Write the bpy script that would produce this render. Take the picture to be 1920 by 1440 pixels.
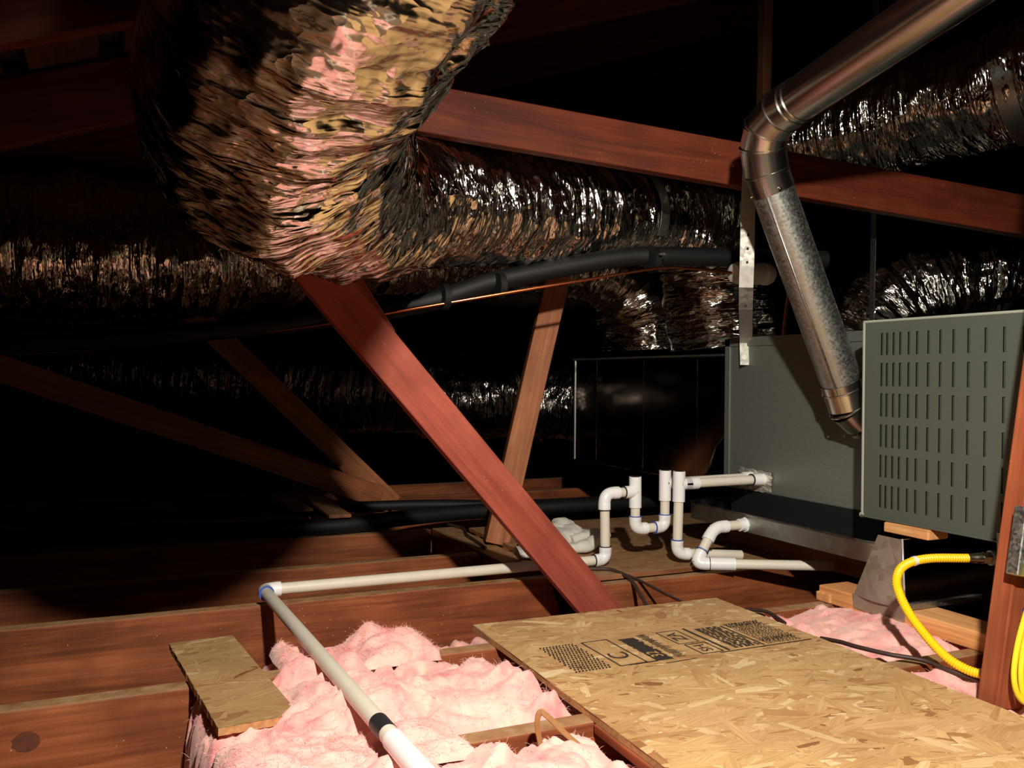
import bpy, math, random
import numpy as np
from mathutils import Matrix, Vector

random.seed(7)
for o in list(bpy.data.objects):
    bpy.data.objects.remove(o, do_unlink=True)
scene = bpy.context.scene
COL = scene.collection

# ------------------------------------------------------------------ camera
YAW, PITCH, ROLL = math.radians(24.2), math.radians(0.49), math.radians(0.45)
f0 = Vector((math.sin(YAW), math.cos(YAW), 0)); r0 = Vector((math.cos(YAW), -math.sin(YAW), 0)); zz = Vector((0, 0, 1))
fw = f0 * math.cos(PITCH) - zz * math.sin(PITCH)
u0 = f0 * math.sin(PITCH) + zz * math.cos(PITCH)
rt = r0 * math.cos(ROLL) + u0 * math.sin(ROLL)
up = u0 * math.cos(ROLL) - r0 * math.sin(ROLL)
cam_d = bpy.data.cameras.new('camera')
cam_d.sensor_fit = 'HORIZONTAL'; cam_d.sensor_width = 36.0
cam_d.lens = 36.0 * 1650.0 / 1920.0
cam_d.clip_start = 0.02
cam = bpy.data.objects.new('camera', cam_d)
m = Matrix((rt, up, -fw)).transposed().to_4x4()
m.translation = Vector((0, 0, 0.53))
cam.matrix_world = m
COL.objects.link(cam)
scene.camera = cam

# ------------------------------------------------------------------ world, light, exposure
w = bpy.data.worlds.new('attic_dark'); scene.world = w; w.use_nodes = True
w.node_tree.nodes['Background'].inputs[0].default_value = (0.010, 0.008, 0.007, 1)
w.node_tree.nodes['Background'].inputs[1].default_value = 0.15

LAMP = Vector((0.26, 0.0, 1.25))
ld = bpy.data.lights.new('work_lamp', 'SPOT')
ld.energy = 240.0
ld.color = (1.0, 0.92, 0.82)
ld.shadow_soft_size = 0.03
ld.spot_size = math.radians(104)
ld.spot_blend = 0.9
lo = bpy.data.objects.new('work_lamp', ld)
lo.location = LAMP
lo.rotation_euler = (Vector((1.05, 1.55, -0.10)) - LAMP).to_track_quat('-Z', 'Y').to_euler()
COL.objects.link(lo)

vs = scene.view_settings
vs.view_transform = 'Standard'; vs.look = 'None'; vs.gamma = 1.0; vs.use_curve_mapping = False
vs.exposure = 0.0

# ------------------------------------------------------------------ material helpers
def lin(c):
    return tuple((x / 255 / 12.92) if x / 255 <= 0.04045 else ((x / 255 + 0.055) / 1.055) ** 2.4 for x in c) + (1.0,)

class NT:
    def __init__(s, name):
        s.m = bpy.data.materials.new(name); s.m.use_nodes = True
        s.t = s.m.node_tree; s.b = s.t.nodes['Principled BSDF']
    def n(s, typ, **kw):
        nd = s.t.nodes.new(typ)
        for k, v in kw.items():
            if k.startswith('_'): setattr(nd, k[1:], v)
            else: nd.inputs[k.replace('__', ' ')].default_value = v
        return nd
    def l(s, a, b): s.t.links.new(a, b)
    def ramp(s, fac, stops, interp='LINEAR'):
        r = s.t.nodes.new('ShaderNodeValToRGB'); e = r.color_ramp.elements
        r.color_ramp.interpolation = interp
        while len(e) < len(stops): e.new(0.5)
        for el, (p, c) in zip(e, stops): el.position = p; el.color = c
        s.l(fac, r.inputs[0]); return r.outputs[0]
    def mix(s, fac, a, b, blend='MIX'):
        x = s.t.nodes.new('ShaderNodeMix'); x.data_type = 'RGBA'; x.blend_type = blend
        for sock, v in ((x.inputs[0], fac), (x.inputs[6], a), (x.inputs[7], b)):
            if hasattr(v, 'links'): s.l(v, sock)
            else: sock.default_value = v
        return x.outputs[2]
    def bump(s, h, strength, dist):
        b = s.t.nodes.new('ShaderNodeBump'); b.inputs['Strength'].default_value = strength; b.inputs['Distance'].default_value = dist
        s.l(h, b.inputs['Height']); s.l(b.outputs[0], s.b.inputs['Normal']); return b
    def set(s, **kw):
        for k, v in kw.items(): s.b.inputs[k.replace('__', ' ')].default_value = v
        return s

def plain(name, col, rough=0.5, metal=0.0, noise=0.0, nscale=40.0, spec=0.5, bump=0.0):
    t = NT(name); t.set(Roughness=rough, Metallic=metal); t.b.inputs['Specular IOR Level'].default_value = spec
    c = lin(col)
    if noise or bump:
        tc = t.n('ShaderNodeTexCoord'); nz = t.n('ShaderNodeTexNoise', Scale=nscale, Detail=5.0)
        t.l(tc.outputs['Object'], nz.inputs['Vector'])
        d = tuple(x * (1 - noise) for x in c[:3]) + (1,); e = tuple(min(1, x * (1 + noise)) for x in c[:3]) + (1,)
        t.l(t.ramp(nz.outputs[0], [(0.3, d), (0.7, e)]), t.b.inputs['Base Color'])
        if bump: t.bump(nz.outputs[0], bump, 0.002)
    else:
        t.b.inputs['Base Color'].default_value = c
    return t.m

def wood(name, dark, mid, light, dust=0.0, rough=0.62, dustcol=(176, 146, 104), fine=1.0):
    """lumber: local X runs along the grain"""
    t = NT(name); t.set(Roughness=rough); t.b.inputs['Specular IOR Level'].default_value = 0.3
    tc = t.n('ShaderNodeTexCoord'); oi = t.n('ShaderNodeObjectInfo')
    off = t.n('ShaderNodeVectorMath', _operation='SCALE'); off.inputs[3].default_value = 37.0
    cmb = t.n('ShaderNodeCombineXYZ')
    for k in range(3): t.l(oi.outputs['Random'], cmb.inputs[k])
    t.l(cmb.outputs[0], off.inputs[0])
    add = t.n('ShaderNodeVectorMath', _operation='ADD'); t.l(tc.outputs['Object'], add.inputs[0]); t.l(off.outputs[0], add.inputs[1])
    mp = t.n('ShaderNodeMapping'); mp.inputs['Scale'].default_value = (1.1, 15.0, 15.0); t.l(add.outputs[0], mp.inputs[0])
    n1 = t.n('ShaderNodeTexNoise', Scale=1.6, Detail=6.0, Roughness=0.6, Distortion=0.9); t.l(mp.outputs[0], n1.inputs['Vector'])
    base = t.ramp(n1.outputs[0], [(0.28, lin(dark)), (0.5, lin(mid)), (0.75, lin(light))])
    mp2 = t.n('ShaderNodeMapping'); mp2.inputs['Scale'].default_value = (6.0, 170.0, 170.0); t.l(add.outputs[0], mp2.inputs[0])
    n2 = t.n('ShaderNodeTexNoise', Scale=1.0, Detail=3.0); t.l(mp2.outputs[0], n2.inputs['Vector'])
    g = t.ramp(n2.outputs[0], [(0.35, (0.72, 0.72, 0.72, 1)), (0.62, (1.08, 1.06, 1.04, 1))])
    c = t.mix(0.75 * fine, base, g, 'MULTIPLY')
    n3 = t.n('ShaderNodeTexNoise', Scale=7.0, Detail=4.0); t.l(add.outputs[0], n3.inputs['Vector'])
    blot = t.ramp(n3.outputs[0], [(0.42, (0, 0, 0, 1)), (0.68, (1, 1, 1, 1))])
    d2 = tuple(x * 0.72 for x in lin(dark)[:3]) + (1,)
    mf = t.n('ShaderNodeMath', _operation='MULTIPLY'); t.l(blot, mf.inputs[0]); mf.inputs[1].default_value = 0.55
    c = t.mix(mf.outputs[0], c, d2)
    if dust:
        ge = t.n('ShaderNodeNewGeometry'); sp = t.n('ShaderNodeSeparateXYZ'); t.l(ge.outputs['Normal'], sp.inputs[0])
        n4 = t.n('ShaderNodeTexNoise', Scale=30.0, Detail=5.0); t.l(add.outputs[0], n4.inputs['Vector'])
        a = t.n('ShaderNodeMapRange'); a.inputs[1].default_value = 0.75; a.inputs[2].default_value = 0.98; t.l(sp.outputs[2], a.inputs[0])
        q = t.n('ShaderNodeMath', _operation='MULTIPLY'); t.l(a.outputs[0], q.inputs[0]); q.inputs[1].default_value = dust
        q2 = t.n('ShaderNodeMath', _operation='MULTIPLY'); t.l(q.outputs[0], q2.inputs[0])
        t.l(t.ramp(n4.outputs[0], [(0.3, (0.35, 0.35, 0.35, 1)), (0.6, (1, 1, 1, 1))]), q2.inputs[1])
        c = t.mix(q2.outputs[0], c, lin(dustcol))
        sp2 = t.n('ShaderNodeTexVoronoi', Scale=70.0); t.l(add.outputs[0], sp2.inputs['Vector'])
        dots = t.ramp(sp2.outputs['Distance'], [(0.05, (1, 1, 1, 1)), (0.10, (0, 0, 0, 1))])
        n5 = t.n('ShaderNodeTexNoise', Scale=9.0); t.l(add.outputs[0], n5.inputs['Vector'])
        k = t.n('ShaderNodeMath', _operation='MULTIPLY'); t.l(dots, k.inputs[0])
        t.l(t.ramp(n5.outputs[0], [(0.52, (0, 0, 0, 1)), (0.62, (1, 1, 1, 1))]), k.inputs[1])
        c = t.mix(k.outputs[0], c, lin((196, 166, 128)))
    t.l(c, t.b.inputs['Base Color'])
    t.bump(n2.outputs[0], 0.25, 0.002)
    return t.m

def foil(name, col=(212, 205, 194), rough=0.10):
    """crinkled metallised film; UV = metres along the duct, metres around it"""
    t = NT(name); t.set(Metallic=1.0)
    uv = t.n('ShaderNodeTexCoord')
    mp = t.n('ShaderNodeMapping'); mp.inputs['Scale'].default_value = (78, 4, 1); t.l(uv.outputs['UV'], mp.inputs[0])
    n1 = t.n('ShaderNodeTexNoise', Scale=1.0, Detail=1.5, Roughness=0.5, Distortion=1.0); t.l(mp.outputs[0], n1.inputs['Vector'])
    mp2 = t.n('ShaderNodeMapping'); mp2.inputs['Scale'].default_value = (34, 12, 1); t.l(uv.outputs['UV'], mp2.inputs[0])
    v = t.n('ShaderNodeTexVoronoi', Scale=1.4, _feature='F1'); v.inputs['Randomness'].default_value = 1.0
    dn = t.n('ShaderNodeTexNoise', Scale=2.0, Detail=2.0); t.l(mp2.outputs[0], dn.inputs['Vector'])
    ad = t.n('ShaderNodeVectorMath', _operation='ADD'); t.l(mp2.outputs[0], ad.inputs[0]); t.l(dn.outputs[1], ad.inputs[1])
    t.l(ad.outputs[0], v.inputs['Vector'])
    sm = t.n('ShaderNodeMath', _operation='MULTIPLY_ADD'); t.l(v.outputs['Distance'], sm.inputs[0]); sm.inputs[1].default_value = 0.9; t.l(n1.outputs[0], sm.inputs[2])
    t.bump(sm.outputs[0], 0.85, 0.0065)
    n3 = t.n('ShaderNodeTexNoise', Scale=5.0, Detail=3.0); t.l(uv.outputs['UV'], n3.inputs['Vector'])
    c = lin(col); d = tuple(x * 0.85 for x in c[:3]) + (1,)
    t.l(t.ramp(n3.outputs[0], [(0.35, d), (0.65, c)]), t.b.inputs['Base Color'])
    t.l(t.ramp(n3.outputs[0], [(0.35, (rough * 1.6,) * 3 + (1,)), (0.65, (rough,) * 3 + (1,))]), t.b.inputs['Roughness'])
    return t.m

def galv(name, col, rough, spangle=0.25, scale=55.0, metal=1.0):
    t = NT(name); t.set(Metallic=metal)
    tc = t.n('ShaderNodeTexCoord'); v = t.n('ShaderNodeTexVoronoi', Scale=scale); t.l(tc.outputs['Object'], v.inputs['Vector'])
    sx = t.n('ShaderNodeSeparateColor'); t.l(v.outputs['Color'], sx.inputs[0])
    c = lin(col); d = tuple(x * (1 - spangle) for x in c[:3]) + (1,)
    t.l(t.ramp(sx.outputs[0], [(0.0, d), (1.0, c)]), t.b.inputs['Base Color'])
    t.l(t.ramp(sx.outputs[1], [(0.0, (rough,) * 3 + (1,)), (1.0, (min(1, rough * 1.5),) * 3 + (1,))]), t.b.inputs['Roughness'])
    return t.m

M = {}
M['joist'] = wood('joist_wood', (96, 48, 26), (144, 78, 44), (174, 104, 62), dust=0.75)
M['brace'] = wood('stained_brace_wood', (136, 60, 46), (166, 80, 62), (180, 96, 76), dust=0.25, fine=0.6)
M['web'] = wood('web_wood', (142, 82, 50), (176, 110, 70), (192, 128, 86), dust=0.4)
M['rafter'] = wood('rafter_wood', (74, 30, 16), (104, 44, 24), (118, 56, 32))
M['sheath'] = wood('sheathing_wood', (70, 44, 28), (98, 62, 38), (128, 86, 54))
M['fresh'] = wood('fresh_lumber', (206, 138, 82), (226, 162, 104), (236, 182, 124), rough=0.55)
M['post'] = wood('post_wood', (112, 52, 30), (146, 74, 44), (162, 92, 58), dust=0.2)
M['tie'] = wood('tie_beam_wood', (92, 38, 20), (124, 54, 30), (138, 68, 38), dust=0.15)
M['plank'] = wood('dusty_plank', (104, 60, 36), (146, 92, 58), (168, 116, 78), dust=0.6)
M['foil'] = foil('duct_foil')
M['foil_shaded'] = foil('duct_foil_shaded', (112, 107, 102), 0.16)  # darker copy of the foil: the low duct's shade is put into its colour
M['flue'] = plain('flue_metal', (206, 204, 196), 0.24, 1.0, noise=0.04, nscale=30)
M['galv'] = galv('galvanised_sheet', (184, 186, 180), 0.36, 0.07, 200)
M['strap'] = galv('strap_zinc', (206, 204, 194), 0.5, 0.06, 90)
M['plenum'] = galv('plenum_sheet', (150, 140, 130), 0.10, 0.05, 30)
M['boot'] = galv('boot_sheet', (176, 164, 146), 0.48, 0.05, 60, 0.75)
M['coil'] = plain('coil_case_grey', (128, 134, 126), 0.42, 0.55, noise=0.08, nscale=160)
M['panel'] = plain('grey_green_paint', (80, 86, 76), 0.5, 0.0, noise=0.06, nscale=260)
M['panel_edge'] = plain('pale_grey_edge', (160, 164, 150), 0.45)
M['dark'] = plain('recess_shade', (16, 16, 15), 0.8)  # near-black colour stands in for the shade inside slots and openings
M['pan'] = galv('pan_metal', (166, 168, 160), 0.30, 0.12, 45)
M['pvc'] = plain('pvc_pipe_cream', (224, 216, 198), 0.4, noise=0.04, nscale=25)
M['fit'] = plain('pvc_fitting_white', (240, 240, 238), 0.32)
M['blue'] = plain('blue_primer', (52, 84, 170), 0.5)
M['band'] = plain('black_band', (38, 38, 40), 0.5)
M['rubber'] = plain('black_foam_insulation', (14, 15, 15), 0.62, noise=0.15, nscale=90)
M['copper'] = plain('copper', (208, 122, 80), 0.22, 1.0)
M['brass'] = plain('brass', (196, 164, 92), 0.3, 1.0)
M['steel'] = plain('fitting_steel', (128, 120, 100), 0.3, 1.0)
M['wire'] = plain('dark_cable', (56, 37, 30), 0.55)
M['yellow'] = plain('yellow_gas_hose', (250, 204, 20), 0.4)
M['ycable'] = plain('yellow_cable', (244, 216, 40), 0.45)
M['glove'] = plain('white_cloth', (214, 210, 198), 0.85, noise=0.08, nscale=60, bump=0.2)
M['drier'] = plain('pale_plastic', (204, 206, 196), 0.4)
M['drywall'] = plain('drywall_paper', (120, 96, 76), 0.9, noise=0.15, nscale=20)
M['wall'] = plain('attic_wall', (60, 42, 32), 0.9, noise=0.2, nscale=6)
M['strip'] = plain('kraft_strip', (150, 104, 62), 0.6, noise=0.1, nscale=60)
M['ink'] = plain('stamp_ink', (54, 46, 40), 0.7, noise=0.3, nscale=220)
M['knot'] = plain('wood_knot', (96, 50, 32), 0.6, noise=0.3, nscale=80)

def mk_pink():
    t = NT('pink_fibreglass'); t.set(Roughness=0.95); t.b.inputs['Specular IOR Level'].default_value = 0.1
    tc = t.n('ShaderNodeTexCoord'); n1 = t.n('ShaderNodeTexNoise', Scale=9.0, Detail=6.0, Roughness=0.65, Distortion=0.6); t.l(tc.outputs['Object'], n1.inputs['Vector'])
    t.l(t.ramp(n1.outputs[0], [(0.30, lin((224, 124, 126))), (0.46, lin((240, 174, 165))), (0.68, lin((246, 200, 184)))]), t.b.inputs['Base Color'])
    n2 = t.n('ShaderNodeTexNoise', Scale=160.0, Detail=6.0, Roughness=0.7); t.l(tc.outputs['Object'], n2.inputs['Vector'])
    t.bump(n2.outputs[0], 0.35, 0.005)
    t.b.inputs['Sheen Weight'].default_value = 0.25
    return t.m
M['pink'] = mk_pink()

def mk_osb(name='osb_strands', k=1.0):
    t = NT(name); t.set(Roughness=0.6); t.b.inputs['Specular IOR Level'].default_value = 0.25
    at = t.n('ShaderNodeAttribute', _attribute_name='tone')
    base = t.ramp(at.outputs['Fac'], [(0.0, lin((142, 92, 58))), (0.12, lin((180, 134, 88))), (0.4, lin((200, 160, 108))), (0.75, lin((214, 178, 126))), (1.0, lin((234, 208, 160)))])
    uv = t.n('ShaderNodeTexCoord'); mp = t.n('ShaderNodeMapping'); mp.inputs['Scale'].default_value = (14, 320, 1); t.l(uv.outputs['UV'], mp.inputs[0])
    n = t.n('ShaderNodeTexNoise', Scale=1.0, Detail=3.0); t.l(mp.outputs[0], n.inputs['Vector'])
    c = t.mix(0.8, base, t.ramp(n.outputs[0], [(0.3, (0.74, 0.7, 0.66, 1)), (0.65, (1.06, 1.05, 1.04, 1))]), 'MULTIPLY')
    n3 = t.n('ShaderNodeTexNoise', Scale=6.0, Detail=3.0); t.l(uv.outputs['Object'], n3.inputs['Vector'])
    c = t.mix(0.7, c, t.ramp(n3.outputs[0], [(0.32, (0.74, 0.70, 0.66, 1)), (0.62, (1.0, 1.0, 1.0, 1))]), 'MULTIPLY')
    c = t.mix(1.0, c, (k, k, k, 1), 'MULTIPLY')
    t.l(c, t.b.inputs['Base Color']); t.bump(n.outputs[0], 0.2, 0.001)
    return t.m
M['osb'] = mk_osb(); M['osb_old'] = mk_osb('osb_strands_dusty', 0.72)
M['osb_edge'] = plain('osb_edge', (176, 128, 82), 0.8, noise=0.25, nscale=120, bump=0.3)

# ------------------------------------------------------------------ mesh helpers
class MB:
    def __init__(s): s.v = []; s.f = []
    def add(s, v, f):
        o = len(s.v); s.v += [tuple(p) for p in v]; s.f += [tuple(i + o for i in q) for q in f]; return s
    def box(s, lo, hi, mat=None):
        x0, y0, z0 = lo; x1, y1, z1 = hi
        v = [(x0, y0, z0), (x1, y0, z0), (x1, y1, z0), (x0, y1, z0), (x0, y0, z1), (x1, y0, z1), (x1, y1, z1), (x0, y1, z1)]
        if mat is not None: v = [tuple(mat @ Vector(p)) for p in v]
        return s.add(v, [(0, 3, 2, 1), (4, 5, 6, 7), (0, 1, 5, 4), (1, 2, 6, 5), (2, 3, 7, 6), (3, 0, 4, 7)])
    def prism(s, poly, a, b, axis):
        """poly in the two remaining axes (order xyz), extruded a..b along axis"""
        def P(q, h):
            l = list(q); l.insert(axis, h); return tuple(l)
        n = len(poly); v = [P(q, a) for q in poly] + [P(q, b) for q in poly]
        f = [tuple(range(n))[::-1], tuple(range(n, 2 * n))] + [(i, (i + 1) % n, (i + 1) % n + n, i + n) for i in range(n)]
        return s.add(v, f)
    def sweep(s, pts, r, n=14, cap=True, flat=None):
        pts = [Vector(p) for p in pts]
        rs = r if isinstance(r, (list, tuple)) else [r] * len(pts)
        T = []
        for i in range(len(pts)):
            a = pts[max(i - 1, 0)]; b = pts[min(i + 1, len(pts) - 1)]
            T.append((b - a).normalized() if (b - a).length > 1e-9 else (T[-1] if T else Vector((0, 0, 1))))
        u = T[0].orthogonal().normalized(); o = len(s.v)
        for i, p in enumerate(pts):
            u = (u - T[i] * u.dot(T[i])).normalized(); w_ = T[i].cross(u)
            for k in range(n):
                a = 2 * math.pi * k / n
                s.v.append(tuple(p + (u * math.cos(a) + w_ * math.sin(a)) * rs[i]))
        for i in range(len(pts) - 1):
            for k in range(n):
                s.f.append((o + i * n + k, o + i * n + (k + 1) % n, o + (i + 1) * n + (k + 1) % n, o + (i + 1) * n + k))
        if cap:
            s.f.append(tuple(o + k for k in range(n))[::-1]); s.f.append(tuple(o + (len(pts) - 1) * n + k for k in range(n)))
        return s
    def build(s, name, mat, parent=None, smooth=True, origin=None, bevel=0):
        me = bpy.data.meshes.new(name)
        org = Vector(origin) if origin is not None else (parent.matrix_world.translation if parent else Vector((0, 0, 0)))
        me.from_pydata([tuple(Vector(p) - org) for p in s.v], [], s.f); me.update()
        if mat: me.materials.append(mat)
        if smooth:
            for p in me.polygons: p.use_smooth = True
        o = bpy.data.objects.new(name, me); COL.objects.link(o)
        o.location = org
        if smooth:
            set_sharp(me)
        if parent: attach(o, parent, org)
        if bevel: add_bevel(o, bevel)
        return o

def set_sharp(me, ang=0.7):
    """mark edges sharper than ang so smooth shading keeps hard corners"""
    nrm = [p.normal.copy() for p in me.polygons]
    ek = {}
    for p in me.polygons:
        for k in p.edge_keys: ek.setdefault(k, []).append(p.index)
    for e in me.edges:
        fs = ek.get(e.key, [])
        if len(fs) == 2 and nrm[fs[0]].dot(nrm[fs[1]]) < math.cos(ang): e.use_edge_sharp = True

def attach(o, parent, world_org):
    o.parent = parent
    root = parent; loc = Vector(world_org)
    off = Vector((0, 0, 0)); q = parent
    while q: off += q.location; q = q.parent
    o.location = loc - off

def add_bevel(o, wd):
    b = o.modifiers.new('bevel', 'BEVEL'); b.width = wd; b.segments = 2; b.limit_method = 'ANGLE'

def wpos(o):
    off = Vector((0, 0, 0))
    while o: off += o.location; o = o.parent
    return off

def tag(o, label, cat, group=None, kind=None):
    if label: o['label'] = label
    if cat: o['category'] = cat
    if group: o['group'] = group
    if kind: o['kind'] = kind
    return o

def thing(name, loc, label, cat, group=None):
    o = bpy.data.objects.new(name, None); COL.objects.link(o); o.location = loc; o.empty_display_size = 0.05
    tag(o, label, cat, group)
    bpy.context.view_layer.update()
    return o

def part(mb, name, mat, parent, smooth=True, label=None, bevel=0):
    o = mb.build(name, mat, None, smooth, origin=wpos(parent))
    attach(o, parent, wpos(parent))
    if label: o['label'] = label
    if bevel: add_bevel(o, bevel)
    return o

def lumber(name, p0, p1, wide, thick, mat, side=(0, 1, 0), label=None, cat=None, group=None, bev=0.003, cut0=0.0, cut1=0.0):
    """a board from p0 to p1 (centre line); thick is measured along side"""
    p0, p1 = Vector(p0), Vector(p1); d = p1 - p0; L = d.length; x = d.normalized()
    y = Vector(side); y = (y - x * y.dot(x)).normalized(); z = x.cross(y)
    h, t = wide / 2, thick / 2
    nx = max(2, int(L / 0.25)); v = []; f = []
    rnd = random.Random(name + str(p0))
    for i in range(nx + 1):
        fx = i / nx; X = -L / 2 + L * fx
        for (b, c) in ((-t, -h), (t, -h), (t, h), (-t, h)):
            e = (cut0 * (c / h) * (1 - fx)) + (cut1 * (c / h) * fx)
            v.append((X + e, b + rnd.uniform(-1, 1) * 0.0006, c + rnd.uniform(-1, 1) * 0.0008))
    for i in range(nx):
        for k in range(4): f.append((i * 4 + k, i * 4 + (k + 1) % 4, i * 4 + 4 + (k + 1) % 4, i * 4 + 4 + k))
    f.append((3, 2, 1, 0)); f.append(tuple(nx * 4 + k for k in range(4)))
    me = bpy.data.meshes.new(name); me.from_pydata(v, [], f); me.update(); me.materials.append(mat)
    o = bpy.data.objects.new(name, me); COL.objects.link(o)
    o.matrix_world = Matrix.Translation((p0 + p1) / 2) @ Matrix((x, y, z)).transposed().to_4x4()
    add_bevel(o, bev)
    if label: tag(o, label, cat, group)
    return o

def catmull(pts, n):
    P = [np.array(p, float) for p in pts]; P = [2 * P[0] - P[1]] + P + [2 * P[-1] - P[-2]]
    out = []
    for i in range(1, len(P) - 2):
        for k in range(n):
            t = k / n; a, b, c, d = P[i - 1], P[i], P[i + 1], P[i + 2]
            out.append(0.5 * ((2 * b) + (-a + c) * t + (2 * a - 5 * b + 4 * c - d) * t * t + (-a + 3 * b - 3 * c + d) * t ** 3))
    out.append(P[-2]); return np.array(out)

def vnoise(u, v, pv, seed):
    """value noise, periodic in v with pv cells"""
    rng = np.random.RandomState(seed); tab = rng.rand(1024, pv)
    ui = np.floor(u).astype(int); vi = np.floor(v).astype(int); fu = u - ui; fv = v - vi
    fu = fu * fu * (3 - 2 * fu); fv = fv * fv * (3 - 2 * fv)
    a = tab[ui % 1024, vi % pv]; b = tab[(ui + 1) % 1024, vi % pv]; c = tab[ui % 1024, (vi + 1) % pv]; d = tab[(ui + 1) % 1024, (vi + 1) % pv]
    return (a * (1 - fu) + b * fu) * (1 - fv) + (c * (1 - fu) + d * fu) * fv

def grid_mesh(name, P, uv, mat, closed_v=True):
    ns, nt = P.shape[:2]; V = P.reshape(-1, 3)
    i = np.arange(ns - 1)[:, None]; k = np.arange(nt if closed_v else nt - 1)[None, :]; k2 = (k + 1) % nt
    F = np.stack([i * nt + k, i * nt + k2, (i + 1) * nt + k2, (i + 1) * nt + k], -1).reshape(-1, 4)
    me = bpy.data.meshes.new(name)
    me.vertices.add(len(V)); me.vertices.foreach_set('co', V.ravel())
    me.loops.add(F.size); me.loops.foreach_set('vertex_index', F.ravel().astype(np.int32))
    me.polygons.add(len(F)); me.polygons.foreach_set('loop_start', np.arange(0, F.size, 4, dtype=np.int32)); me.polygons.foreach_set('loop_total', np.full(len(F), 4, np.int32))
    me.polygons.foreach_set('use_smooth', np.ones(len(F), bool))
    me.update(calc_edges=True)
    if uv is not None:
        ul = me.uv_layers.new(name='UVMap'); a = uv.reshape(-1, 2)[F.ravel()]
        if closed_v:   # unwrap the seam column
            seam = np.repeat((np.tile(np.arange(nt), ns - 1) == nt - 1), 4).reshape(-1, 4)
            a = a.reshape(-1, 4, 2); span = uv[:, -1, 1] * nt / (nt - 1)
            rows = np.repeat(np.arange(ns - 1), nt)
            a[seam[:, 0], 1, 1] = span[rows[seam[:, 0]]]; a[seam[:, 0], 2, 1] = span[rows[seam[:, 0]] + 1]; a = a.reshape(-1, 2)
        ul.data.foreach_set('uv', a.ravel().astype(np.float32))
    me.materials.append(mat)
    return me

def frames(C_):
    T = np.gradient(C_, axis=0); T /= np.linalg.norm(T, axis=1)[:, None]
    N = np.zeros_like(T); ref = np.array([0, 0, 1.0]) if abs(T[0, 2]) < 0.9 else np.array([1.0, 0, 0])
    u = ref - T[0] * ref.dot(T[0]); u /= np.linalg.norm(u)
    for i in range(len(T)):
        u = u - T[i] * u.dot(T[i]); u /= np.linalg.norm(u); N[i] = u
    return T, N, np.cross(T, N)

def foil_duct(name, pts, radii, label, seed, step=0.006, nt=200, amp=1.0, mat='foil', squash=1.0):
    C0 = catmull(pts, 40); R0 = np.interp(np.linspace(0, len(pts) - 1, len(C0)), np.arange(len(pts)), radii)
    s0 = np.concatenate([[0], np.cumsum(np.linalg.norm(np.diff(C0, axis=0), axis=1))])
    ns = int(s0[-1] / step); s = np.linspace(0, s0[-1], ns)
    C_ = np.stack([np.interp(s, s0, C0[:, k]) for k in range(3)], 1); R_ = np.interp(s, s0, R0)
    T, N, B = frames(C_)
    th = np.linspace(0, 2 * math.pi, nt, endpoint=False)
    S, TH = np.meshgrid(s, th, indexing='ij'); Q = TH / (2 * math.pi)
    warp = (vnoise(S * 6, Q * 7, 7, seed + 1) - 0.5) * 0.05 + (vnoise(S * 15, Q * 16, 16, seed + 11) - 0.5) * 0.018
    Sw = S + warp
    r1 = 1 - np.abs(2 * vnoise(Sw * 19, Q * 5, 5, seed + 2) - 1)
    r2 = 1 - np.abs(2 * vnoise(Sw * 45, Q * 9, 9, seed + 3) - 1)
    r3 = 1 - np.abs(2 * vnoise(Sw * 92, Q * 8, 8, seed + 4) - 1)
    r4 = vnoise(S * 5, Q * 6, 6, seed + 5) - 0.5
    coil = np.abs(np.sin(math.pi * (S / 0.052 + Q))) ** 0.6
    r5 = 1 - np.abs(2 * vnoise((S + warp * .5) * 13, Q * 11, 11, seed + 7) - 1)
    r6 = 1 - np.abs(2 * vnoise((S + warp) * 30, Q * 24, 24, seed + 8) - 1)
    gate = 0.45 + 1.1 * vnoise(S * 7, Q * 5, 5, seed + 6)
    h = amp * gate * (0.012 * r1 + 0.0095 * r2 + 0.0042 * r3 + 0.010 * r5 + 0.006 * r6) + 0.016 * r4 + 0.004 * coil * amp
    # folds gather on the inside of bends
    kv = np.gradient(T, axis=0) / np.gradient(s)[:, None]
    ca, sa = np.cos(TH), np.sin(TH)
    dirv = N[:, None, :] * ca[..., None] + B[:, None, :] * sa[..., None]
    inner = np.clip((dirv * kv[:, None, :]).sum(-1) * R_[:, None], 0, 0.85)
    h = h * (1 + 0.6 * inner) - 0.018
    P = C_[:, None, :] + dirv * (R_[:, None] + h)[..., None]
    org = C_[0]
    uv = np.stack([S, Q * 2 * math.pi * R_.mean()], -1)
    me = grid_mesh(name, P - org, uv, M[mat])
    root = bpy.data.objects.new(name, me); COL.objects.link(root); root.location = org
    tag(root, label, 'duct')
    return root, (s, C_, T, N, B, R_)

def duct_band(parent, path, at, width, mat, name, a0=0, a1=360, lift=0.006, label=None):
    s, C_, T, N, B, R_ = path
    mb = MB(); n = 48; rows = []
    for w_ in (-width / 2, width / 2):
        i = min(len(s) - 1, max(0, np.searchsorted(s, at + w_)))
        for rr in (R_[i] + lift, R_[i] + lift + 0.0025):
            row = []
            for k in range(n + 1):
                a = math.radians(a0 + (a1 - a0) * k / n)
                row.append(C_[i] + (N[i] * math.cos(a) + B[i] * math.sin(a)) * rr)
            rows.append(row)
    v = [p for r_ in rows for p in r_]; L = n + 1; f = []
    for k in range(n):
        a, b = k, k + 1
        f += [(a, b, L + b, L + a), (2 * L + a, 3 * L + a, 3 * L + b, 2 * L + b), (L + a, L + b, 3 * L + b, 3 * L + a), (a, 2 * L + a, 2 * L + b, b)]
    mb.add(v, f)
    return part(mb, name, mat, parent, True, label)

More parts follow.
